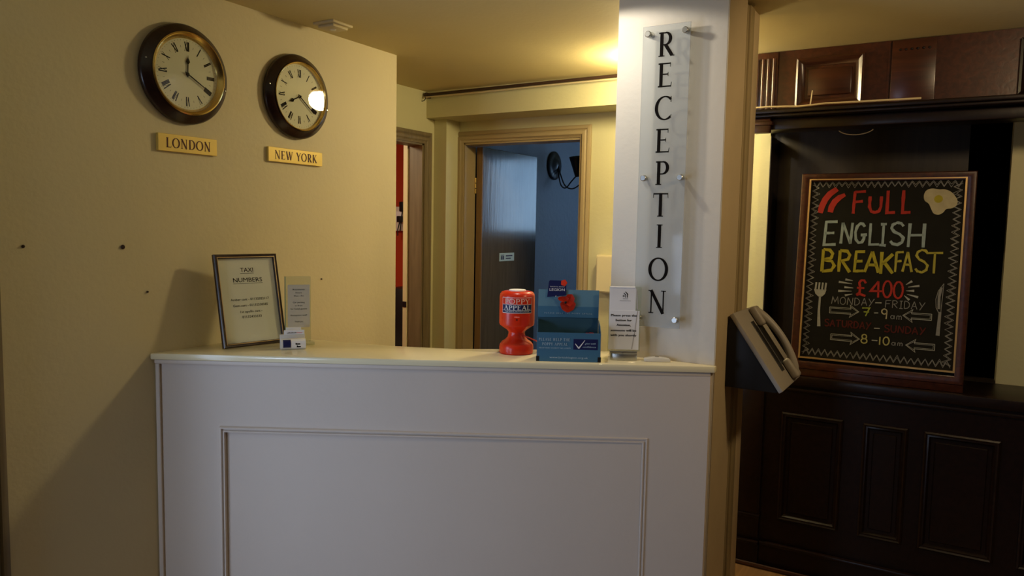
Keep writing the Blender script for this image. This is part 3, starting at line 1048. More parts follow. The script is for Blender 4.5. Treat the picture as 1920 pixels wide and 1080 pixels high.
# ------------------------------------------------------------------ collection tin
TC = Vector((-1.322, 2.262, 1.10))
td = (Vector((0, 0, 0)) - TC)
td = Vector((td.x, td.y, 0)).normalized()
tu = Vector((-td.y, td.x, 0))
FTN = Matrix(((tu.x, td.x * -1, 0, TC.x), (tu.y, td.y * -1, 0, TC.y), (0, 0, 1, TC.z), (0, 0, 0, 1)))   # x right, -y to camera, z up
tin = thing('collection_tin', 'red plastic POPPY APPEAL collection tin on the counter', 'collection tin', FTN)
body = [(0, 0), (.056, 0), (.060, .004), (.061, .020), (.059, .032), (.052, .041), (.040, .049), (.032, .058), (.029, .070), (.029, .076), (.034, .083), (.050, .094), (.060, .101),
        (.0625, .108), (.0625, .203), (.061, .211), (.055, .2185), (.046, .2215), (.0, .2215)]
MB().lathe(body, 64).build('tin_body', REDP, tin)
MB().lathe([(0, .2215), (.030, .2215), (.030, .2255), (.026, .227), (0, .227)], 40).build('lid_sticker', PAPERB, tin, label='white seal on top of the tin')


def wrap_tin(mb, r):
    def f(c):
        a = c.x / r
        rr = r + c.z
        return Vector((rr * math.sin(a), -rr * math.cos(a), c.y))
    return mb.map(f)


def patch(x0, x1, y0, y1, z=0.0, n=14):
    mb = MB()
    for i in range(n):
        mb.box(x0 + (x1 - x0) * i / n, x0 + (x1 - x0) * (i + 1) / n, y0, y1, z, z + .0003)
    return mb


R0 = .0627
lab = wrap_tin(patch(-.058, .058, .148, .203), R0).build('label', PRINTW, tin, label='wrap-around label')
wrap_tin(patch(-.0565, .0565, .179, .2015, .0004), R0).build('red_band', REDP, lab)
wrap_tin(patch(-.0565, .0565, .150, .1775, .0004), R0).build('navy_band', NAVY, lab)
g = MB()
serif_text(g, 'POPPY', .0165, 0, .1815, .0008, width=.092, thick=.0003)
wrap_tin(g, R0).build('lettering', PRINTR, lab)
g = MB()
serif_text(g, 'APPEAL', .0150, 0, .1605, .0008, width=.098, thick=.0003)
for i in range(20):
    g.box(-.056 + i * .0056, -.056 + (i + 1) * .0056, .1575, .1585, .0008, .0011)
print_text(g, 'THE ROYAL BRITISH LEGION', .0034, 0, .1525, .0008, .088, thick=.0003)
wrap_tin(g, R0).build('lettering', PRINTW, lab)
g = MB().box(-.010, .010, .116, .136, 0, .0012, .0005, 1)
wrap_tin(g, R0).build('seal', REDP, tin)
g = MB().lathe([(0, .0012), (.003, .0012), (.003, .002), (0, .002)], 14, Matrix.Translation((0, .126, 0)))
wrap_tin(g, R0).build('seal_hole', INKRED, tin)
pts = [(.022, -.018, .066), (.04, -.022, .060), (.06, -.012, .050), (.078, .01, .040), (.09, .035, .03), (.10, .055, .012), (.104, .06, .003)]
MB().tube(pts, .0022, 8).build('cord', REDCORD, tin)

# ------------------------------------------------------------------ poppy box
ub = Vector((.876, .483, 0)).normalized()
nb = Vector((ub.y, -ub.x, 0))
FBX = frame((-1.184, 2.162, 1.10), ub, nb)
bx = thing('charity_box', 'blue cardboard poppy box with a tall back panel next to the red tin', 'box', FBX)
WB, DB = .213, .10
MB().box(0, WB, .0005, .098, -.0015, 0).build('front_panel', TEAL, bx)
MB().box(0, WB, .0005, .002, -DB, -.0015).build('box_floor', TEALD, bx)
side = [(-.0015, .0005), (-.0015, .098), (-.030, .118), (-DB + .004, .132), (-DB + .004, .0005)]
for x in (0, WB - .0015):
    MB().prism(side, x, x + .0015, mmx).build('side_panel', TEALD, bx)
back = MB().box(.002, WB - .002, .002, .140, -DB, -DB + .0015).build('back_panel', TEALD, bx)
hd = MB().box(.002, WB - .002, .138, .234, -DB + .0016, -DB + .003).build('header_panel', TEALL, bx, label='lighter blue printed header panel')
MB().box(.0022, WB - .0022, .138, .176, -DB + .0031, -DB + .0036).build('header_band', TEAL, hd)
g = MB()
serif_text(g, 'PLEASE HELP THE POPPY APPEAL', .0046, WB / 2, .150, -DB + .0037, gap=.5, width=.165, thick=.0003)
g.build('lettering', PRINTB, hd)
g = MB()
serif_text(g, 'PLEASE HELP THE', .0092, .058, .070, .0001, gap=.22, width=.104)
serif_text(g, 'POPPY APPEAL', .0092, .060, .0545, .0001, gap=.22, width=.085)
g.build('lettering', PRINTB, bx)
g = MB()
print_text(g, 'REGISTERED CHARITY NO. 219279', .0040, .060, .044, .0001, .105)
g.build('charity_line', PRINTB, bx)
g = MB()
print_text(g, 'www.britishlegion.org.uk', .0062, .107, .0115, .0001, .128)
g.build('web_address', PRINTB, bx)
badge = MB().box(.122, .203, .042, .078, .0001, .0008, .0003, 1).build('badge', NAVY, bx, label='navy badge with a white tick')
MB().ribbon([(.128, .062), (.139, .048), (.141, .048), (.160, .074)], [.0022, .0042, .0042, .0015], .0004, Matrix.Translation((0, 0, .0009))).build('tick', PRINTW, badge)
g = MB()
print_text(g, 'give with', .0062, .178, .0605, .0009, .036, shear=.3)
print_text(g, 'confidence', .0062, .175, .0490, .0009, .044, shear=.3)
g.build('lettering', PRINTB, badge)
for x in (.004, WB - .004):
    MB().box(x - .005 if x > .1 else x - .006, x + .006 if x > .1 else x + .004, .0008, .018, .0001, .0014, .0004, 1).build('corner_clip', BLKPL, bx)

# charity card pinned at the top of the box, paper poppies
FCD = FBX @ Matrix.Translation((.065, .208, -DB + .0062))
cc = thing('charity_card', 'navy LEGION card sticking up from the top of the blue box', 'card', FCD)
rr = .006
poly = [(-.033, .000), (.032, .007), (.032, .054)] + arc(.026, .052, .006, .006, 0, 90, 5) + arc(-.022, .052, .006, .006, 90, 180, 5)
MB().prism(poly, 0, .0012).build('card_sheet', NAVY, cc)
g = MB()
print_text(g, 'LEGION', .0095, .001, .0215, .0013, .052)
print_text(g, 'THE ROYAL BRITISH', .0034, .001, .0345, .0013, .050)
g.build('lettering', PRINTW, cc)
g = MB()
for a in range(5):
    g.lathe([(0, 0), (.0058, 0), (.0058, .0008), (0, .001)], 14, Matrix.Translation((.024 + .0055 * math.cos(a * 1.257), .050 + .0055 * math.sin(a * 1.257), .0013)))
g.build('poppy_emblem', POPPY, cc)


def petals(mb, lobes):
    for (lx, ly, rx, ry, lift) in lobes:
        t = bmesh.new()
        ring0 = t.verts.new((lx, ly, lift * .35))
        prev = None
        N = 28
        r1, r2_ = [], []
        for i in range(N):
            a = 2 * PI * i / N
            wv = 1 + .05 * math.sin(3 * a) + .03 * math.sin(7 * a)
            r1.append(t.verts.new((lx + rx * .55 * math.cos(a) * wv, ly + ry * .55 * math.sin(a) * wv, lift * .4 + .0008 * math.sin(4 * a))))
            r2_.append(t.verts.new((lx + rx * math.cos(a) * wv, ly + ry * math.sin(a) * wv, lift + .002 * math.sin(3 * a + 1))))
        for i in range(N):
            j = (i + 1) % N
            t.faces.new([ring0, r1[i], r1[j]])
            t.faces.new([r1[i], r2_[i], r2_[j], r1[j]])
        g_ = bmesh.ops.solidify(t, geom=list(t.faces), thickness=.0006)
        mb.merge(t)
    return mb


def poppy(mat, label, lobes, centre):
    r = thing('paper_poppy', label, 'paper poppy', mat, 'paper poppies on the charity box')
    petals(MB(), lobes).build('petals', POPPY, r)
    MB().lathe([(0, .0035), (.0045, .0035), (.0040, .0060), (.002, .0072), (0, .0072)], 18, Matrix.Translation((centre[0], centre[1], 0))).build('centre', BLKPL, r)
    return r


FP = FBX @ Matrix.Translation((.100, .190, -DB + .0082))
poppy(FP, 'red paper poppy pinned below the LEGION card on the blue box', [(.004, -.010, .026, .022, .002), (.010, .010, .016, .021, .0035), (-.012, .013, .019, .009, .004)], (-.004, .001))
MB_stem = MB().tube([(-.004, .001, .006), (-.012, .006, .0085), (-.022, .010, .0065), (-.030, .013, .0055)], .0012, 6)
FP2 = FBX @ Matrix.Translation((.172, .082, -.016)) @ Matrix.Rotation(math.radians(-20), 4, 'X')
poppy(FP2, 'red paper poppy lying inside the blue box, just showing over its front', [(0, .0, .017, .016, .002), (.010, .003, .013, .014, .003)], (0, 0))
pin = MB().tube([(0, 0, 0), (.010, -.003, .002), (.020, .0005, .0005)], .0007, 6)
pin.lathe([(0, -.0022), (.0016, -.0012), (.0022, 0), (.0016, .0012), (0, .0022)], 12)
po = pin.build('dress_pin', STEEL)
po.matrix_world = FBX @ Matrix.Translation((.062, .2115, -DB + .0100))
tag(po, 'small steel pin at the foot of the LEGION card', 'pin')
MB_stem.bm.free()

# ------------------------------------------------------------------ right sign stand
FST = frame((-.955, 2.362, 1.10), t_, nrm)
ss = thing('sign_stand', 'white notice asking to press the button, in a clear stand by the sign wall', 'sign', FST)
MB().box(-.055, .055, .030, .252, -.004, .000, .001, 1).build('acrylic_panel', ACRYL2, ss)
MB().box(-.053, .036, .165, .247, .0008, .0014).build('upper_sheet', PAPERB, ss)
MB().box(-.053, .050, .036, .170, .0015, .0021).build('lower_sheet', PAPERB, ss)
MB().tube([(-.052, .249, 0), (.033, .249, 0)], .0035, 12).build('top_roll', PAPERB, ss)
cr = MB().ribbon([(.037, .244), (.040, .21), (.042, .175)], .0035, .0003, Matrix.Translation((0, 0, .0015)))
cr.ribbon([(.043, .169), (.036, .10), (.027, .038)], .0035, .0003, Matrix.Translation((0, 0, .0022)))
cr.build('fold', paint('fold_shade_grey', (.52, .49, .48), .6, .02, 20, 0), ss)  # flat grey line: shade along the paper's fold put into the colour
g = MB()
for i, (tt, w) in enumerate((('Please press the', .088), ('button for', .054), ('Attention,', .048), ('someone will be', .086), ('with you shortly', .088))):
    print_text(g, tt, .0078, -.003, .150 - i * .0165 - (.002 if i > 2 else 0), .0026, w)
    print_text(g, tt, .0078, -.0024, .150 - i * .0165 - (.002 if i > 2 else 0), .0026, w)
g.build('printing', INK, ss)
g = MB()
LZ = Matrix.Translation((0, 0, .0015))
g.ribbon(arc(-.0055, .2196, .0024, .0028, 90, 450, 16), .0016, .0004, LZ)
g.ribbon([(-.0055, .2302), (.0015, .2236), (.0011, .2146)], [.0022, .0026, .0022], .0004, LZ)
g.ribbon([(-.0002, .2343), (.0080, .2261), (.0072, .2146)], [.0024, .0030, .0024], .0004, LZ)
for k in range(6):
    g.box(-.0075 + k * .0030, -.0053 + k * .0030, .2095, .2107, .0015, .0018)
for k in range(13):
    g.box(-.0185 + k * .0029, -.0164 + k * .0029, .2031, .2041, .0015, .0018)
g.build('house_logo', INK, ss)
MB().box(-.047, .046, .026, .031, -.007, .005, .001, 1).build('clamp_bar', STEEL, ss)
bs = MB()
pl = [(-.045, -.018)] + [(-.045 + .09 * i / 14, .010 + .012 * math.sin(PI * i / 14)) for i in range(15)] + [(.045, -.018)]
bs.prism([(p[0], p[1]) for p in pl], 0, .024, Matrix(((1, 0, 0, 0), (0, 0, 1, 0), (0, 1, 0, 0), (0, 0, 0, 1))), .001)
bs.build('base', STEEL, ss)
MB().lathe([(0, 0), (.004, 0), (.004, .004), (0, .005)], 14, Matrix.Translation((-.004, .027, .005))).build('clamp_screw', STEEL, ss)

# bell push
FBL = frame((-.849, 2.402, 1.10), t_, nrm)
bp = thing('bell_push', 'slim white wireless bell push lying on the counter by the sign wall', 'bell', FBL)
pf = [(-.043, .0005), (.043, .0005), (.043, .010)] + [(.043 - .086 * i / 12, .010 + .0055 * math.sin(PI * i / 12)) for i in range(1, 12)] + [(-.043, .010)]
MB().prism(pf, -.016, .014, None, .0015).build('bell_body', WPLAST, bp)
MB().lathe([(0, .0145), (.007, .0145), (.007, .0172), (.005, .0178), (0, .0178)], 20, Matrix.Rotation(-PI / 2, 4, 'X') @ Matrix.Translation((0, .002, 0))).build('button', GREYPL, bp)

# ------------------------------------------------------------------ box on back wall, curtain rod
jb_ = thing('junction_box', 'cream switch box on the back wall between door frame and sign wall', 'box', (-1.63, YB, 1.295))
MB().box(-.080, .080, -.055, 0, -.105, .105, .006).build('box_body', CREAMPL, jb_)
MB().box(-.074, .074, -.060, -.055, -.099, .099, .003, 1).build('box_cover', CREAMPL, jb_)

rod = thing('curtain_rod', 'dark brown rod with a pale cord along the top of the boxed beam', 'rod', (-2.1, 3.585, 2.31))
MB().tube([(-.66, 0, 0.004), (-.2, 0, .008), (.3, 0, .012), (.75, 0, .014), (1.15, 0, .014)], .0085, 10).build('pole', RODM, rod)
MB().tube([(-.66, -.010, -.010), (-.3, -.010, -.011), (.1, -.010, -.006), (.5, -.010, -.004), (1.15, -.010, .000)], .004, 8).build('cord', CABLEW, rod)
hk = [(-.665 + .022 * math.cos(math.radians(a)), -.012, -.012 + .020 * math.sin(math.radians(a))) for a in range(190, 371, 15)]
MB().tube(hk, .0026, 8).build('hook', DARKMET, rod)
MB().box(-.655, -.635, -.008, .035, -.012, .018, .002, 1).build('bracket', RODM, rod)
MB().box(.62, .64, -.008, .035, -.010, .024, .002, 1).build('bracket', RODM, rod)

# ceiling lamp behind the sign wall (seen in the clock glass)
lp = thing('ceiling_lamp', 'round glowing ceiling lamp behind the sign wall', 'lamp', (-1.25, 3.30, H))
MB().lathe([(0, 0), (.085, 0), (.085, -.014), (.075, -.018), (0, -.018)], 40).build('lamp_base', BRASS, lp)
MB().lathe([(.060, -.018), (.076, -.034), (.082, -.060), (.078, -.086), (.062, -.108), (.034, -.122), (0, -.126)], 40).build('lamp_shade', LAMPGLASS, lp)

# ------------------------------------------------------------------ wall telephone on the side of the sign wall
FPH = Matrix.Translation((-.667 + .0035, 2.585, 1.005))
ph = thing('wall_telephone', 'wedge shaped black wall telephone with sloping grey front and handset', 'telephone', FPH)
DP = .315
prof = [(0, 0), (.170, 0), (.1855, .012), (.026, .252), (0, .252)]
mph = Matrix(((1, 0, 0, 0), (0, 0, 1, 0), (0, 1, 0, 0), (0, 0, 0, 1)))
MB().prism([(0, 0), (.172, -.002), (.180, .006), (.012, .246), (0, .208)], 0, DP, mph, .002).build('case', BLKPL, ph)
sl0 = Vector((.1895, 0, .008))
sl1 = Vector((.016, 0, .256))
sd_ = (sl1 - sl0)
SLN = sd_.length
sv = sd_.normalized()
nv = Vector((sv.z, 0, -sv.x))
# face frame: x across (+Y), y up the slope, z out
FF = Matrix(((0, sv.x, nv.x, sl0.x), (1, sv.y, nv.y, sl0.y), (0, sv.z, nv.z, sl0.z), (0, 0, 0, 1)))
fp = MB().box(-.002, DP + .002, -.004, SLN + .002, -.012, .004, .003)
fp.map(lambda c: FF @ c)
fp.build('face_plate', GREYPL, ph)
hs = MB()
ax = .215
path = []
for i in range(17):
    s = i / 16
    path.append((ax, .030 + s * (SLN - .055), .020 + .030 * math.sin(PI * s) ** .7))
hs.tube(path, [.018 - .005 * math.sin(PI * i / 16) for i in range(17)], 12)
for yy in (.042, SLN - .042):
    hs.box(ax - .028, ax + .028, yy - .038, yy + .038, .006, .034, .010, 3)
hs.map(lambda c: FF @ c)
hs.build('handset', GREYPL, ph)
ck = MB()
ck.box(.13, .170, .05, SLN - .05, .004, .0065, .001, 1)
ck.map(lambda c: FF @ c)
ck.build('keypad', BLKPL, ph)
cl = MB()
cl.box(ax - .034, ax + .034, .07, SLN - .07, .004, .006, .001, 1)
cl.map(lambda c: FF @ c)
cl.build('cradle', BLKPL, ph)

# ------------------------------------------------------------------ bar front
FBAR = frame((-.83, 3.48, 0), (1, 0, 0), (0, -1, 0))
bar = thing('panelled_bar', 'dark panelled wooden bar front below the chalkboard ledge', 'bar', FBAR)
BWD = 2.31
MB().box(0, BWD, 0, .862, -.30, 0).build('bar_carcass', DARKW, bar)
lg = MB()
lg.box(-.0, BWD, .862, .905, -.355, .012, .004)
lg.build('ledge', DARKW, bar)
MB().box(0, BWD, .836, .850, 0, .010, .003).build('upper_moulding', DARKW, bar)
MB().box(0, .122, 0, .836, 0, .020, .003).build('pilaster', DARKW, bar)
MB().box(-.004, .126, .226, .241, .0, .030, .004).build('pilaster_moulding', DARKW, bar)
pm = [(0, 0), (0, .010), (.006, .014), (.012, .010), (.018, .012), (.024, .003), (.026, 0)]
for x0, x1 in ((.20, .455), (.535, .705), (.765, 1.03), (1.11, 1.37), (1.45, 1.62), (1.70, 1.96)):
    g = MB()
    quad_frame(g, x0, x1, .235, .735, .026, 0, .014, pm)
    g.build('panel_moulding', DARKW, bar)
    MB().box(x0 + .04, x1 - .04, .275, .695, 0, .006, .003, 1).build('raised_panel', DARKW, bar)
sk = MB().box(.128, BWD, .0, .108, 0, .018).box(.128, BWD, .104, .120, 0, .026, .005)
sk.build('skirting', DARKW, bar)
sk = MB().box(-.004, .126, .0, .106, 0, .034).box(-.006, .127, .102, .118, 0, .040, .005)
sk.build('plinth', DARKW, bar)
qb = MB().tube([(-.0, .010, .044), (.6, .010, .044), (BWD, .010, .044)], .010, 8)
qb.build('floor_bead', REDWX, bar)

# overmantel: frieze, shelf, pilaster
FOV = frame((-.83, 3.48, 2.0), (1, 0, 0), (0, -1, 0))
ov = thing('bar_canopy', 'dark carved wooden canopy with shelf over the chalkboard', 'canopy', FOV)
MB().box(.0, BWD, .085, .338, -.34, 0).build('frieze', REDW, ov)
sh = MB()
sh.box(-.0, BWD, .045, .058, -.355, .085, .004).box(0, BWD, .058, .076, -.355, .100, .005)
sh.build('shelf', DARKW, ov)
MB().box(0, BWD, -.005, .045, -.10, .03, .006).build('shelf_beam', DARKW, ov)
bk = MB().box(.0, .100, -.020, .044, .03, .060, .005).box(.0, .110, .012, .030, .03, .070, .005)
bk.build('bracket', REDWX, ov)
fl = MB().box(.012, .112, .086, .335, 0, .012, .003)
pil = fl.build('pilaster', REDW, ov)
for k in range(4):
    x = .026 + k * .0235
    MB().tube([(x, .090, .012), (x, .308, .012)], .0075, 10).build('reed', REDW, pil)
g = MB()
pmb = [(0, 0), (0, .016), (.008, .022), (.016, .016), (.030, .004), (.036, .003), (.036, 0)]
quad_frame(g, .190, .460, .088, .298, .036, 0, .02, pmb)
g.build('panel_moulding', REDWX, ov)
MB().box(.238, .412, .136, .250, 0, .008, .004).build('raised_panel', REDWX, ov)
MB().box(.546, .552, .080, .336, 0, .004).build('stile_bead', REDW, ov)
MB().box(.560, .720, .086, .336, 0, .010, .003).build('carved_block', REDWX, ov)
for k in range(6):
    MB().lathe([(0, .016), (.004, .015), (.0055, .010)], 10, Matrix.Translation((.590 + k * .021, .296, 0))).build('bead', DARKW, ov)
g = MB()
quad_frame(g, 1.0, 1.27, .088, .298, .036, 0, .02, pmb)
g.build('panel_moulding', DARKW, ov)  # right-hand parts in darker wood: the light's falloff put into the colour
MB().box(1.048, 1.222, .136, .250, 0, .008, .004).build('raised_panel', DARKW, ov)
MB().box(1.34, 1.44, .086, .335, 0, .012, .003).build('pilaster', DARKW, ov)

# pale cable on the shelf edge
cb = thing('shelf_cable', 'thin pale cable running along the front edge of the dark shelf', 'cable', (-.83, 3.378, 2.0775))
pts = [(.0, 0, .003), (.04, -.002, .006), (.10, -.002, .007), (.17, -.004, .004), (.22, -.004, .001), (.27, -.004, .003), (.33, -.002, .007), (.42, 0, .006), (.55, 0, .005), (.68, .002, .004)]
MB().tube(pts, .0042, 8).build('cable_run', CABLEW, cb)
MB().tube([(.27, -.003, .006), (.273, -.003, .035), (.275, -.002, .064)], .0026, 8).build('cable_end', CABLEW, cb)
lpw = [(.070 * math.cos(math.radians(a)), 0, -.030 * math.sin(math.radians(a))) for a in range(20, 161, 10)]
o = MB().tube(lpw, .0022, 6).build('wire_loop', paint('grey_wire', (.16, .13, .10), .6, .05, 20, 0))
o.location = (-.385, 3.43, 1.985)
o.location.z = 1.986
tag(o, 'thin grey wire loop hanging under the dark shelf', 'wire')

# hatch: shutter and reveal lining
MB().box(HX0, .028, YB + .050, YB + .075, HZ0, 2.045).build('trim_6', SHUT, kind=S)
MB().box(HX0, HX1, YB, YB + .116, .8985, .9055).build('trim_9', SHUT, kind=S)
MB().box(-.83, -.783, 3.70, YB - .001, .905, 2.0).build('trim_7', BACKW, kind=S)
MB().box(-.783, -.779, 3.698, YB + .05, .906, 1.994).build('trim_8', SHUT, kind=S)

# ------------------------------------------------------------------ chalkboard
BX, BYB, BZ = -.592, 3.505, .9055
leanb = math.radians(5.0)
nb_ = Vector((0, -math.cos(leanb), math.sin(leanb)))
FCH = frame((BX - .020, BYB, BZ), (1, 0, 0), nb_)
cbd = thing('chalkboard', 'framed chalkboard advertising a full English breakfast on the bar ledge', 'chalkboard', FCH)
WO, HO = .672, .905
IX0, IY0, IW, IH = .040, .086, .592, .790
pf = [(0, -.012), (0, .010), (.004, .015), (.012, .016), (.024, .012), (.034, .010), (.034, -.012)]
g = MB()
quad_frame(g, 0, WO, .03, HO, .034, 0, .02, pf)
g.box(.0, WO, 0, .066, -.012, .011, .003)
fr_o = g.build('frame', REDW, cbd)
g = MB()
quad_frame(g, IX0 - .007, IX0 + IW + .007, IY0 - .007, IY0 + IH + .007, .007, .000, .012)
g.build('gilt_edge', GOLDLINE, cbd, label='thin gilt inner edge')
MB().box(.030, WO - .030, .060, HO - .028, -.008, 0).build('board', BOARD, cbd)
T = Matrix.Translation((IX0, IY0, .0006))


def chalk(fn, name, mat):
    g_ = MB()
    fn(g_)
    g_.map(lambda c: T @ c)
    return g_.build(name, mat, cbd)


def full(g):
    for x0, x1, ch in ((.176, .228, 'F'), (.236, .290, 'U'), (.308, .345, 'L'), (.366, .402, 'L')):
        hand_text(g, ch, x0, x1, .645 if ch != 'U' else .648, .742 if ch != 'U' else .718, .0125)


chalk(full, 'lettering', CH_R)
chalk(lambda g: [hand_text(g, ch, x0, x1, y0, y1, .0115) for ch, x0, x1, y0, y1 in
                 (('E', .066, .124, .502, .606), ('N', .134, .184, .508, .600), ('G', .190, .240, .512, .598), ('L', .248, .292, .508, .602), ('I', .290, .318, .510, .602),
                  ('S', .324, .384, .512, .606), ('H', .396, .466, .506, .606))], 'lettering', CH_B)
chalk(lambda g: [hand_text(g, ch, x0, x1, y0, y1, .0125) for ch, x0, x1, y0, y1 in
                 (('B', .064, .122, .384, .482), ('R', .132, .186, .388, .482), ('E', .196, .240, .390, .476), ('A', .238, .298, .388, .478), ('K', .298, .350, .384, .478))], 'lettering', CH_Y)
chalk(lambda g: [hand_text(g, ch, x0, x1, y0, y1, .0095) for ch, x0, x1, y0, y1 in
                 (('F', .356, .388, .396, .482), ('A', .384, .422, .396, .480), ('S', .428, .482, .398, .492), ('T', .472, .530, .398, .484))], 'lettering', paint('dim_yellow_chalk', (.30, .265, .04), .9, .35, 25, 0))
chalk(lambda g: [hand_text(g, ch, x0, x1, .284, .354, w) for ch, x0, x1, w in (('£', .210, .254, .0095), ('4', .266, .316, .0085), ('0', .314, .354, .0080), ('0', .354, .396, .0080))], 'lettering', CH_R)
chalk(lambda g: hand_text(g, 'MONDAY', .116, .286, .244, .276, .0030), 'lettering', CH_G)
chalk(lambda g: hand_text(g, 'FRIDAY', .328, .478, .242, .274, .0030), 'lettering', CH_G)
for pd in ([(.290, .260), (.314, .261)], [(.288, .216), (.304, .217)], [(.292, .150), (.314, .151)], [(.286, .098), (.308, .098)]):
    chalk(lambda g: g.ribbon(pd, .0042, .0005), 'dash', CH_W)
chalk(lambda g: hand_text(g, '7', .240, .272, .200, .236, .0055), 'lettering', CH_YG)
chalk(lambda g: hand_text(g, '9', .314, .340, .194, .236, .0048), 'lettering', CH_E)
chalk(lambda g: hand_text(g, 'am', .350, .396, .194, .226, .0030), 'lettering', CH_G)
chalk(lambda g: hand_text(g, 'am', .362, .406, .084, .112, .0030), 'lettering', CH_G)
chalk(lambda g: hand_text(g, 'SATURDAY', .092, .280, .144, .174, .0052), 'lettering', CH_RD)
chalk(lambda g: hand_text(g, 'SUNDAY', .330, .486, .138, .168, .0048), 'lettering', CH_RD)
CH_DC = paint('dim_cream_chalk', (.34, .32, .12), .9, .3, 30, 0)
chalk(lambda g: hand_text(g, '8', .242, .270, .082, .120, .0050), 'lettering', CH_DC)
chalk(lambda g: hand_text(g, '10', .312, .356, .082, .116, .0050), 'lettering', CH_DC)


def arrow(g, x0, x1, yc, hh, flip):
    for k, w in ((0, .0026), (1, .0016)):
        i = .005 * k
        L_ = x1 - x0
        hx = x1 - .032
        pts = [(x0 + i, yc + hh - i), (hx, yc + hh - i), (hx - .004 + i, yc + hh + .014 - 2 * i), (x1 - i, yc), (hx - .004 + i, yc - hh - .014 + 2 * i), (hx, yc - hh + i), (x0 + i, yc - hh + i), (x0 + i, yc + hh - i)]
        if flip:
            pts = [(x0 + x1 - p[0], p[1]) for p in pts]
        g.ribbon(pts, w, .0005)


chalk(lambda g: arrow(g, .110, .228, .216, .013, False), 'arrow', CH_W)
chalk(lambda g: arrow(g, .122, .238, .098, .013, False), 'arrow', CH_W)
chalk(lambda g: arrow(g, .398, .504, .214, .013, True), 'arrow', CH_W)
chalk(lambda g: arrow(g, .416, .522, .090, .013, True), 'arrow', CH_W)


def zig(g):
    def side_(p0, p1, n, amp, off):
        p0, p1 = Vector(p0), Vector(p1)
        d = (p1 - p0)
        nn_ = Vector((-d.y, d.x)).normalized()
        pts = []
        for i in range(n + 1):
            f = i / n
            a = amp * (1 if i % 2 else 0) * random.uniform(.75, 1.1) + off
            pts.append(tuple(p0 + d * f + nn_ * a))
        for a_, b_ in zip(pts, pts[1:]):
            g.ribbon([a_, b_], .0019, .0005)
    for off in (0, .006):
        side_((.010, .010), (IW - .010, .010), 44, .026, off)
        side_((IW - .008, .020), (IW - .008, IH - .020), 56, .028, off)
        side_((IW - .010, IH - .006), (.010, IH - .006), 44, .022, off)
        side_((.006, IH - .020), (.006, .020), 56, .026, off)


chalk(zig, 'zigzag_border', CH_G)


def bacon(g):
    g.ribbon([(.044, .645), (.050, .675), (.062, .705), (.080, .730), (.108, .752)], [.022, .026, .026, .026, .022], .0005)
    g.ribbon([(.086, .648), (.090, .672), (.102, .696), (.120, .714), (.142, .726)], [.022, .025, .025, .023, .014], .0005)


chalk(bacon, 'bacon_drawing', CH_R)
egg = [(.446, .722), (.454, .742), (.474, .750), (.500, .746), (.520, .746), (.540, .738), (.556, .722), (.568, .700), (.566, .680), (.550, .668), (.530, .664), (.520, .650), (.504, .641), (.486, .646), (.476, .664), (.466, .686), (.450, .700)]


def egg_f(g):
    sm = []
    n = len(egg)
    for i in range(n):
        p_, q_, r_, s__ = [Vector(egg[(i + k - 1) % n]) for k in range(4)]
        for k in range(4):
            f = k / 4
            sm.append(tuple(.5 * ((2 * q_) + (r_ - p_) * f + (2 * p_ - 5 * q_ + 4 * r_ - s__) * f * f + (3 * q_ - p_ - 3 * r_ + s__) * f ** 3)))
    g.prism(sm, 0, .0008)


chalk(egg_f, 'egg_drawing', CH_E)
chalk(lambda g: g.lathe([(0, .0008), (.016, .0008), (.016, .0014), (0, .0014)], 24, Matrix.Translation((.500, .706, 0))), 'yolk_drawing', CH_Y)


def fork(g):
    for k in range(4):
        x = .046 + k * .0135
        g.ribbon([(x + .002, .335), (x, .300)], .0072, .0005)
    g.prism([(.040, .304), (.092, .304), (.086, .284), (.074, .272), (.060, .272), (.047, .284)], 0, .0005)
    g.ribbon([(.067, .275), (.066, .21), (.070, .14)], [.008, .010, .014], .0005)


chalk(fork, 'fork_drawing', CH_W)


def knife(g):
    g.ribbon([(.540, .356), (.534, .345), (.522, .325), (.515, .29), (.518, .255), (.528, .235)], .0025, .0005)
    g.ribbon([(.540, .356), (.538, .30), (.536, .236)], .0025, .0005)
    g.ribbon([(.532, .340), (.526, .30), (.528, .25)], .010, .0005)
    g.ribbon([(.533, .238), (.530, .14)], [.010, .014], .0005)


chalk(knife, 'knife_drawing', CH_G)


if True:
    for (x0, y0, x1, y1) in ((.196, .350, .166, .354), (.194, .336, .140, .342), (.200, .318, .164, .320), (.194, .304, .140, .302), (.198, .292, .168, .284),
                             (.402, .344, .424, .360), (.410, .334, .452, .342), (.404, .318, .434, .320), (.408, .304, .450, .294), (.398, .298, .418, .280)):
        chalk(lambda g: g.ribbon([(x0, y0), (x1, y1)], [.002, .0095], .0005), 'burst_mark', CH_W)

# ------------------------------------------------------------------ far room: wall light
FSC = frame((-2.72, 5.175, 2.022), (0, 1, 0), (1, 0, 0))
sc_ = thing('wall_light', 'dark double wall light with curved arms on the blue far wall', 'wall light', FSC)
MB().lathe([(0, 0), (.110, 0), (.110, .010), (.098, .018), (.080, .020), (.060, .026), (.035, .040), (0, .044)], 48).build('back_plate', DARKMET, sc_)


def smooth_path(p, n=6):
    P = [Vector(x) for x in p]
    out = []
    for i in range(len(P) - 1):
        a, b, c, d = P[max(0, i - 1)], P[i], P[i + 1], P[min(len(P) - 1, i + 2)]
        for k in range(n):
            f = k / n
            out.append(.5 * ((2 * b) + (c - a) * f + (2 * a - 5 * b + 4 * c - d) * f * f + (3 * b - a - 3 * c + d) * f ** 3))
    out.append(P[-1])
    return out


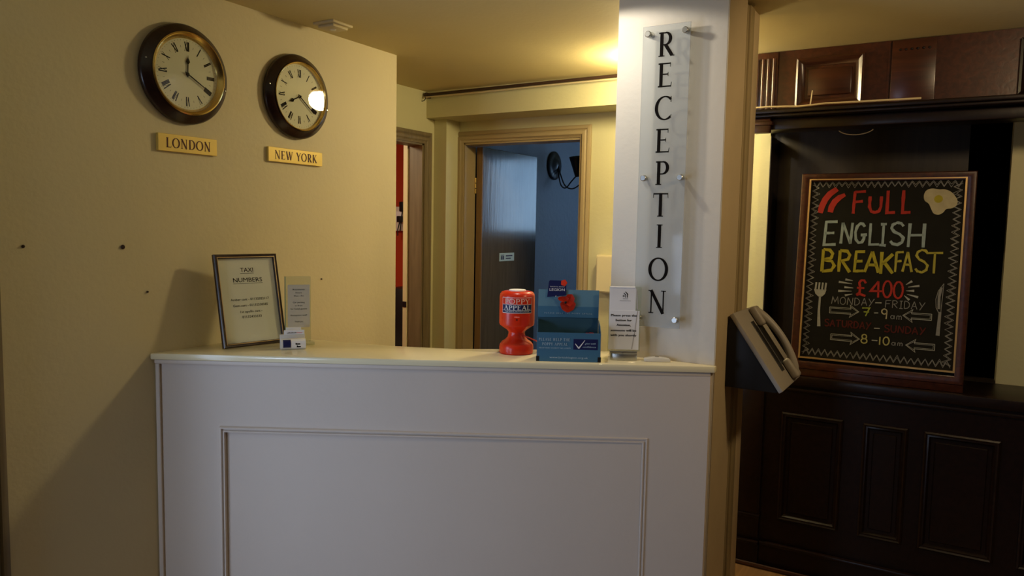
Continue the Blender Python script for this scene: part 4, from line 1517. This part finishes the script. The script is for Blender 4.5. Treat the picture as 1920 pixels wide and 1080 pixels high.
for (sx, sz, sy) in ((-.10, -.055, .255), (.10, -.055, .235)):
    arm = smooth_path([(0, .0, .04), (sx * .15, -.06, .052), (sx * .35, -.150, .085), (sx * .6, -.175, .14), (sx * .9, -.13, .20), (sx, -.09, sy - .01)])
    ao = MB().tube(arm, .0055, 8).build('arm', DARKMET, sc_)
    mm = Matrix.Translation((sx, -.095, sy)) @ Matrix.Rotation(math.radians(-90), 4, 'X') @ Matrix.Rotation(math.radians(-12), 4, 'Y')
    MB().lathe([(0, 0), (.016, 0), (.020, .012), (.034, .075), (.052, .150), (.049, .150), (.031, .076), (.012, .014), (0, .012)], 32, mm).build('shade', DARKMET, ao)

# net curtain in the far window
cu = MB()
n_ = 120
prev = None
for i in range(n_):
    x0 = -1.76 + .80 * i / n_
    x1 = -1.76 + .80 * (i + 1) / n_
    f = lambda x: 6.53 + .022 * math.sin(x * 44) + .012 * math.sin(x * 77 + 1)
    cu.face([(x0, f(x0), 1.40), (x1, f(x1), 1.40), (x1, f(x1), 2.30), (x0, f(x0), 2.30)])
bmesh.ops.remove_doubles(cu.bm, verts=list(cu.bm.verts), dist=.0005)
cuo = cu.build('net_curtain', CURT, smooth=3.0)
tag(cuo, 'pleated net curtain over the far room window', 'curtain')

# ------------------------------------------------------------------ office things seen through the left doorway
tr = thing('socket_trunking', 'white socket trunking along the red office wall', 'trunking', (-4.05, 5.0, 1.49))
MB().box(-.5, .6, -.045, 0, 0, .205, .006).build('trunking_body', WPLAST, tr)
MB().box(-.16, .02, -.055, -.045, .075, .165, .004).build('socket_plate', PAPERB, tr)
for k, (x, z) in enumerate(((.025, .19), (.005, .10))):
    pg = thing('power_plug', ('black plug standing on the office trunking' if k == 0 else 'black plug pushed into the office socket plate'), 'plug', (-4.05 + x, 4.944 if k else 4.953, 1.49 + z), 'black plugs in the office')
    MB().box(-.024, .024, -.032, 0, -.026, .026 + .03 * (k == 0), .006).build('plug_body', BLKPL, pg)
    MB().tube([(0, -.016, -.024), (-.006 - .01 * k, -.022, -.09), (-.014, -.024, -.19 + .05 * k)], .005, 8).build('lead', BLKPL, pg)
dsk = thing('office_desk', 'pale cluttered office desk seen through the left doorway', 'desk', (-3.95, 4.62, 0))
MB().box(-.55, .55, -.30, .34, .56, .59, .003).build('desk_top', CREAMPL, dsk)
for x in (-.52, .48):
    MB().box(x, x + .04, -.27, .30, 0, .56).build('leg', DARKW, dsk)
pc = thing('computer_tower', 'black computer tower with a grey edge on the office desk', 'computer', (-3.74, 4.62, .59))
MB().box(-.075, .115, -.16, .20, 0, .46, .006).build('tower_case', BLKPL, pc)
MB().box(-.082, -.072, -.166, -.16, .02, .47).build('grey_trim', STEEL, pc)
ls = thing('table_lamp', 'tilted cream lamp shade above the black computer', 'lamp', (-3.70, 4.70, 1.051))
MB().lathe([(0, 0), (.05, 0), (.05, .010), (.012, .014), (.012, .03)], 24).build('lamp_foot', DARKMET, ls)
mm = Matrix.Translation((-.01, 0, .03)) @ Matrix.Rotation(math.radians(-16), 4, 'Y')
MB().lathe([(.030, 0), (.062, .05), (.055, .12), (.022, .20), (.0, .20)], 28, mm).build('lamp_shade', paint('cream_fabric', (.48, .36, .16), .7, .1, 20, 0), ls)
for k, (x, y, a, lab) in enumerate(((-.02, -.26, .2, 'white papers on the office desk in front of the computer'), (-.26, -.16, -.3, 'second white paper stack nearer the desk edge'))):
    pp = MB().box(-.08, .08, -.10, .10, 0, .012 + .006 * k, .001, 1).build('paper_stack', PAPERB)
    pp.location = (-3.80 + x, 4.60 + y, .5905)
    pp.rotation_euler = (0, 0, a)
    tag(pp, lab, 'papers', 'papers on the office desk')
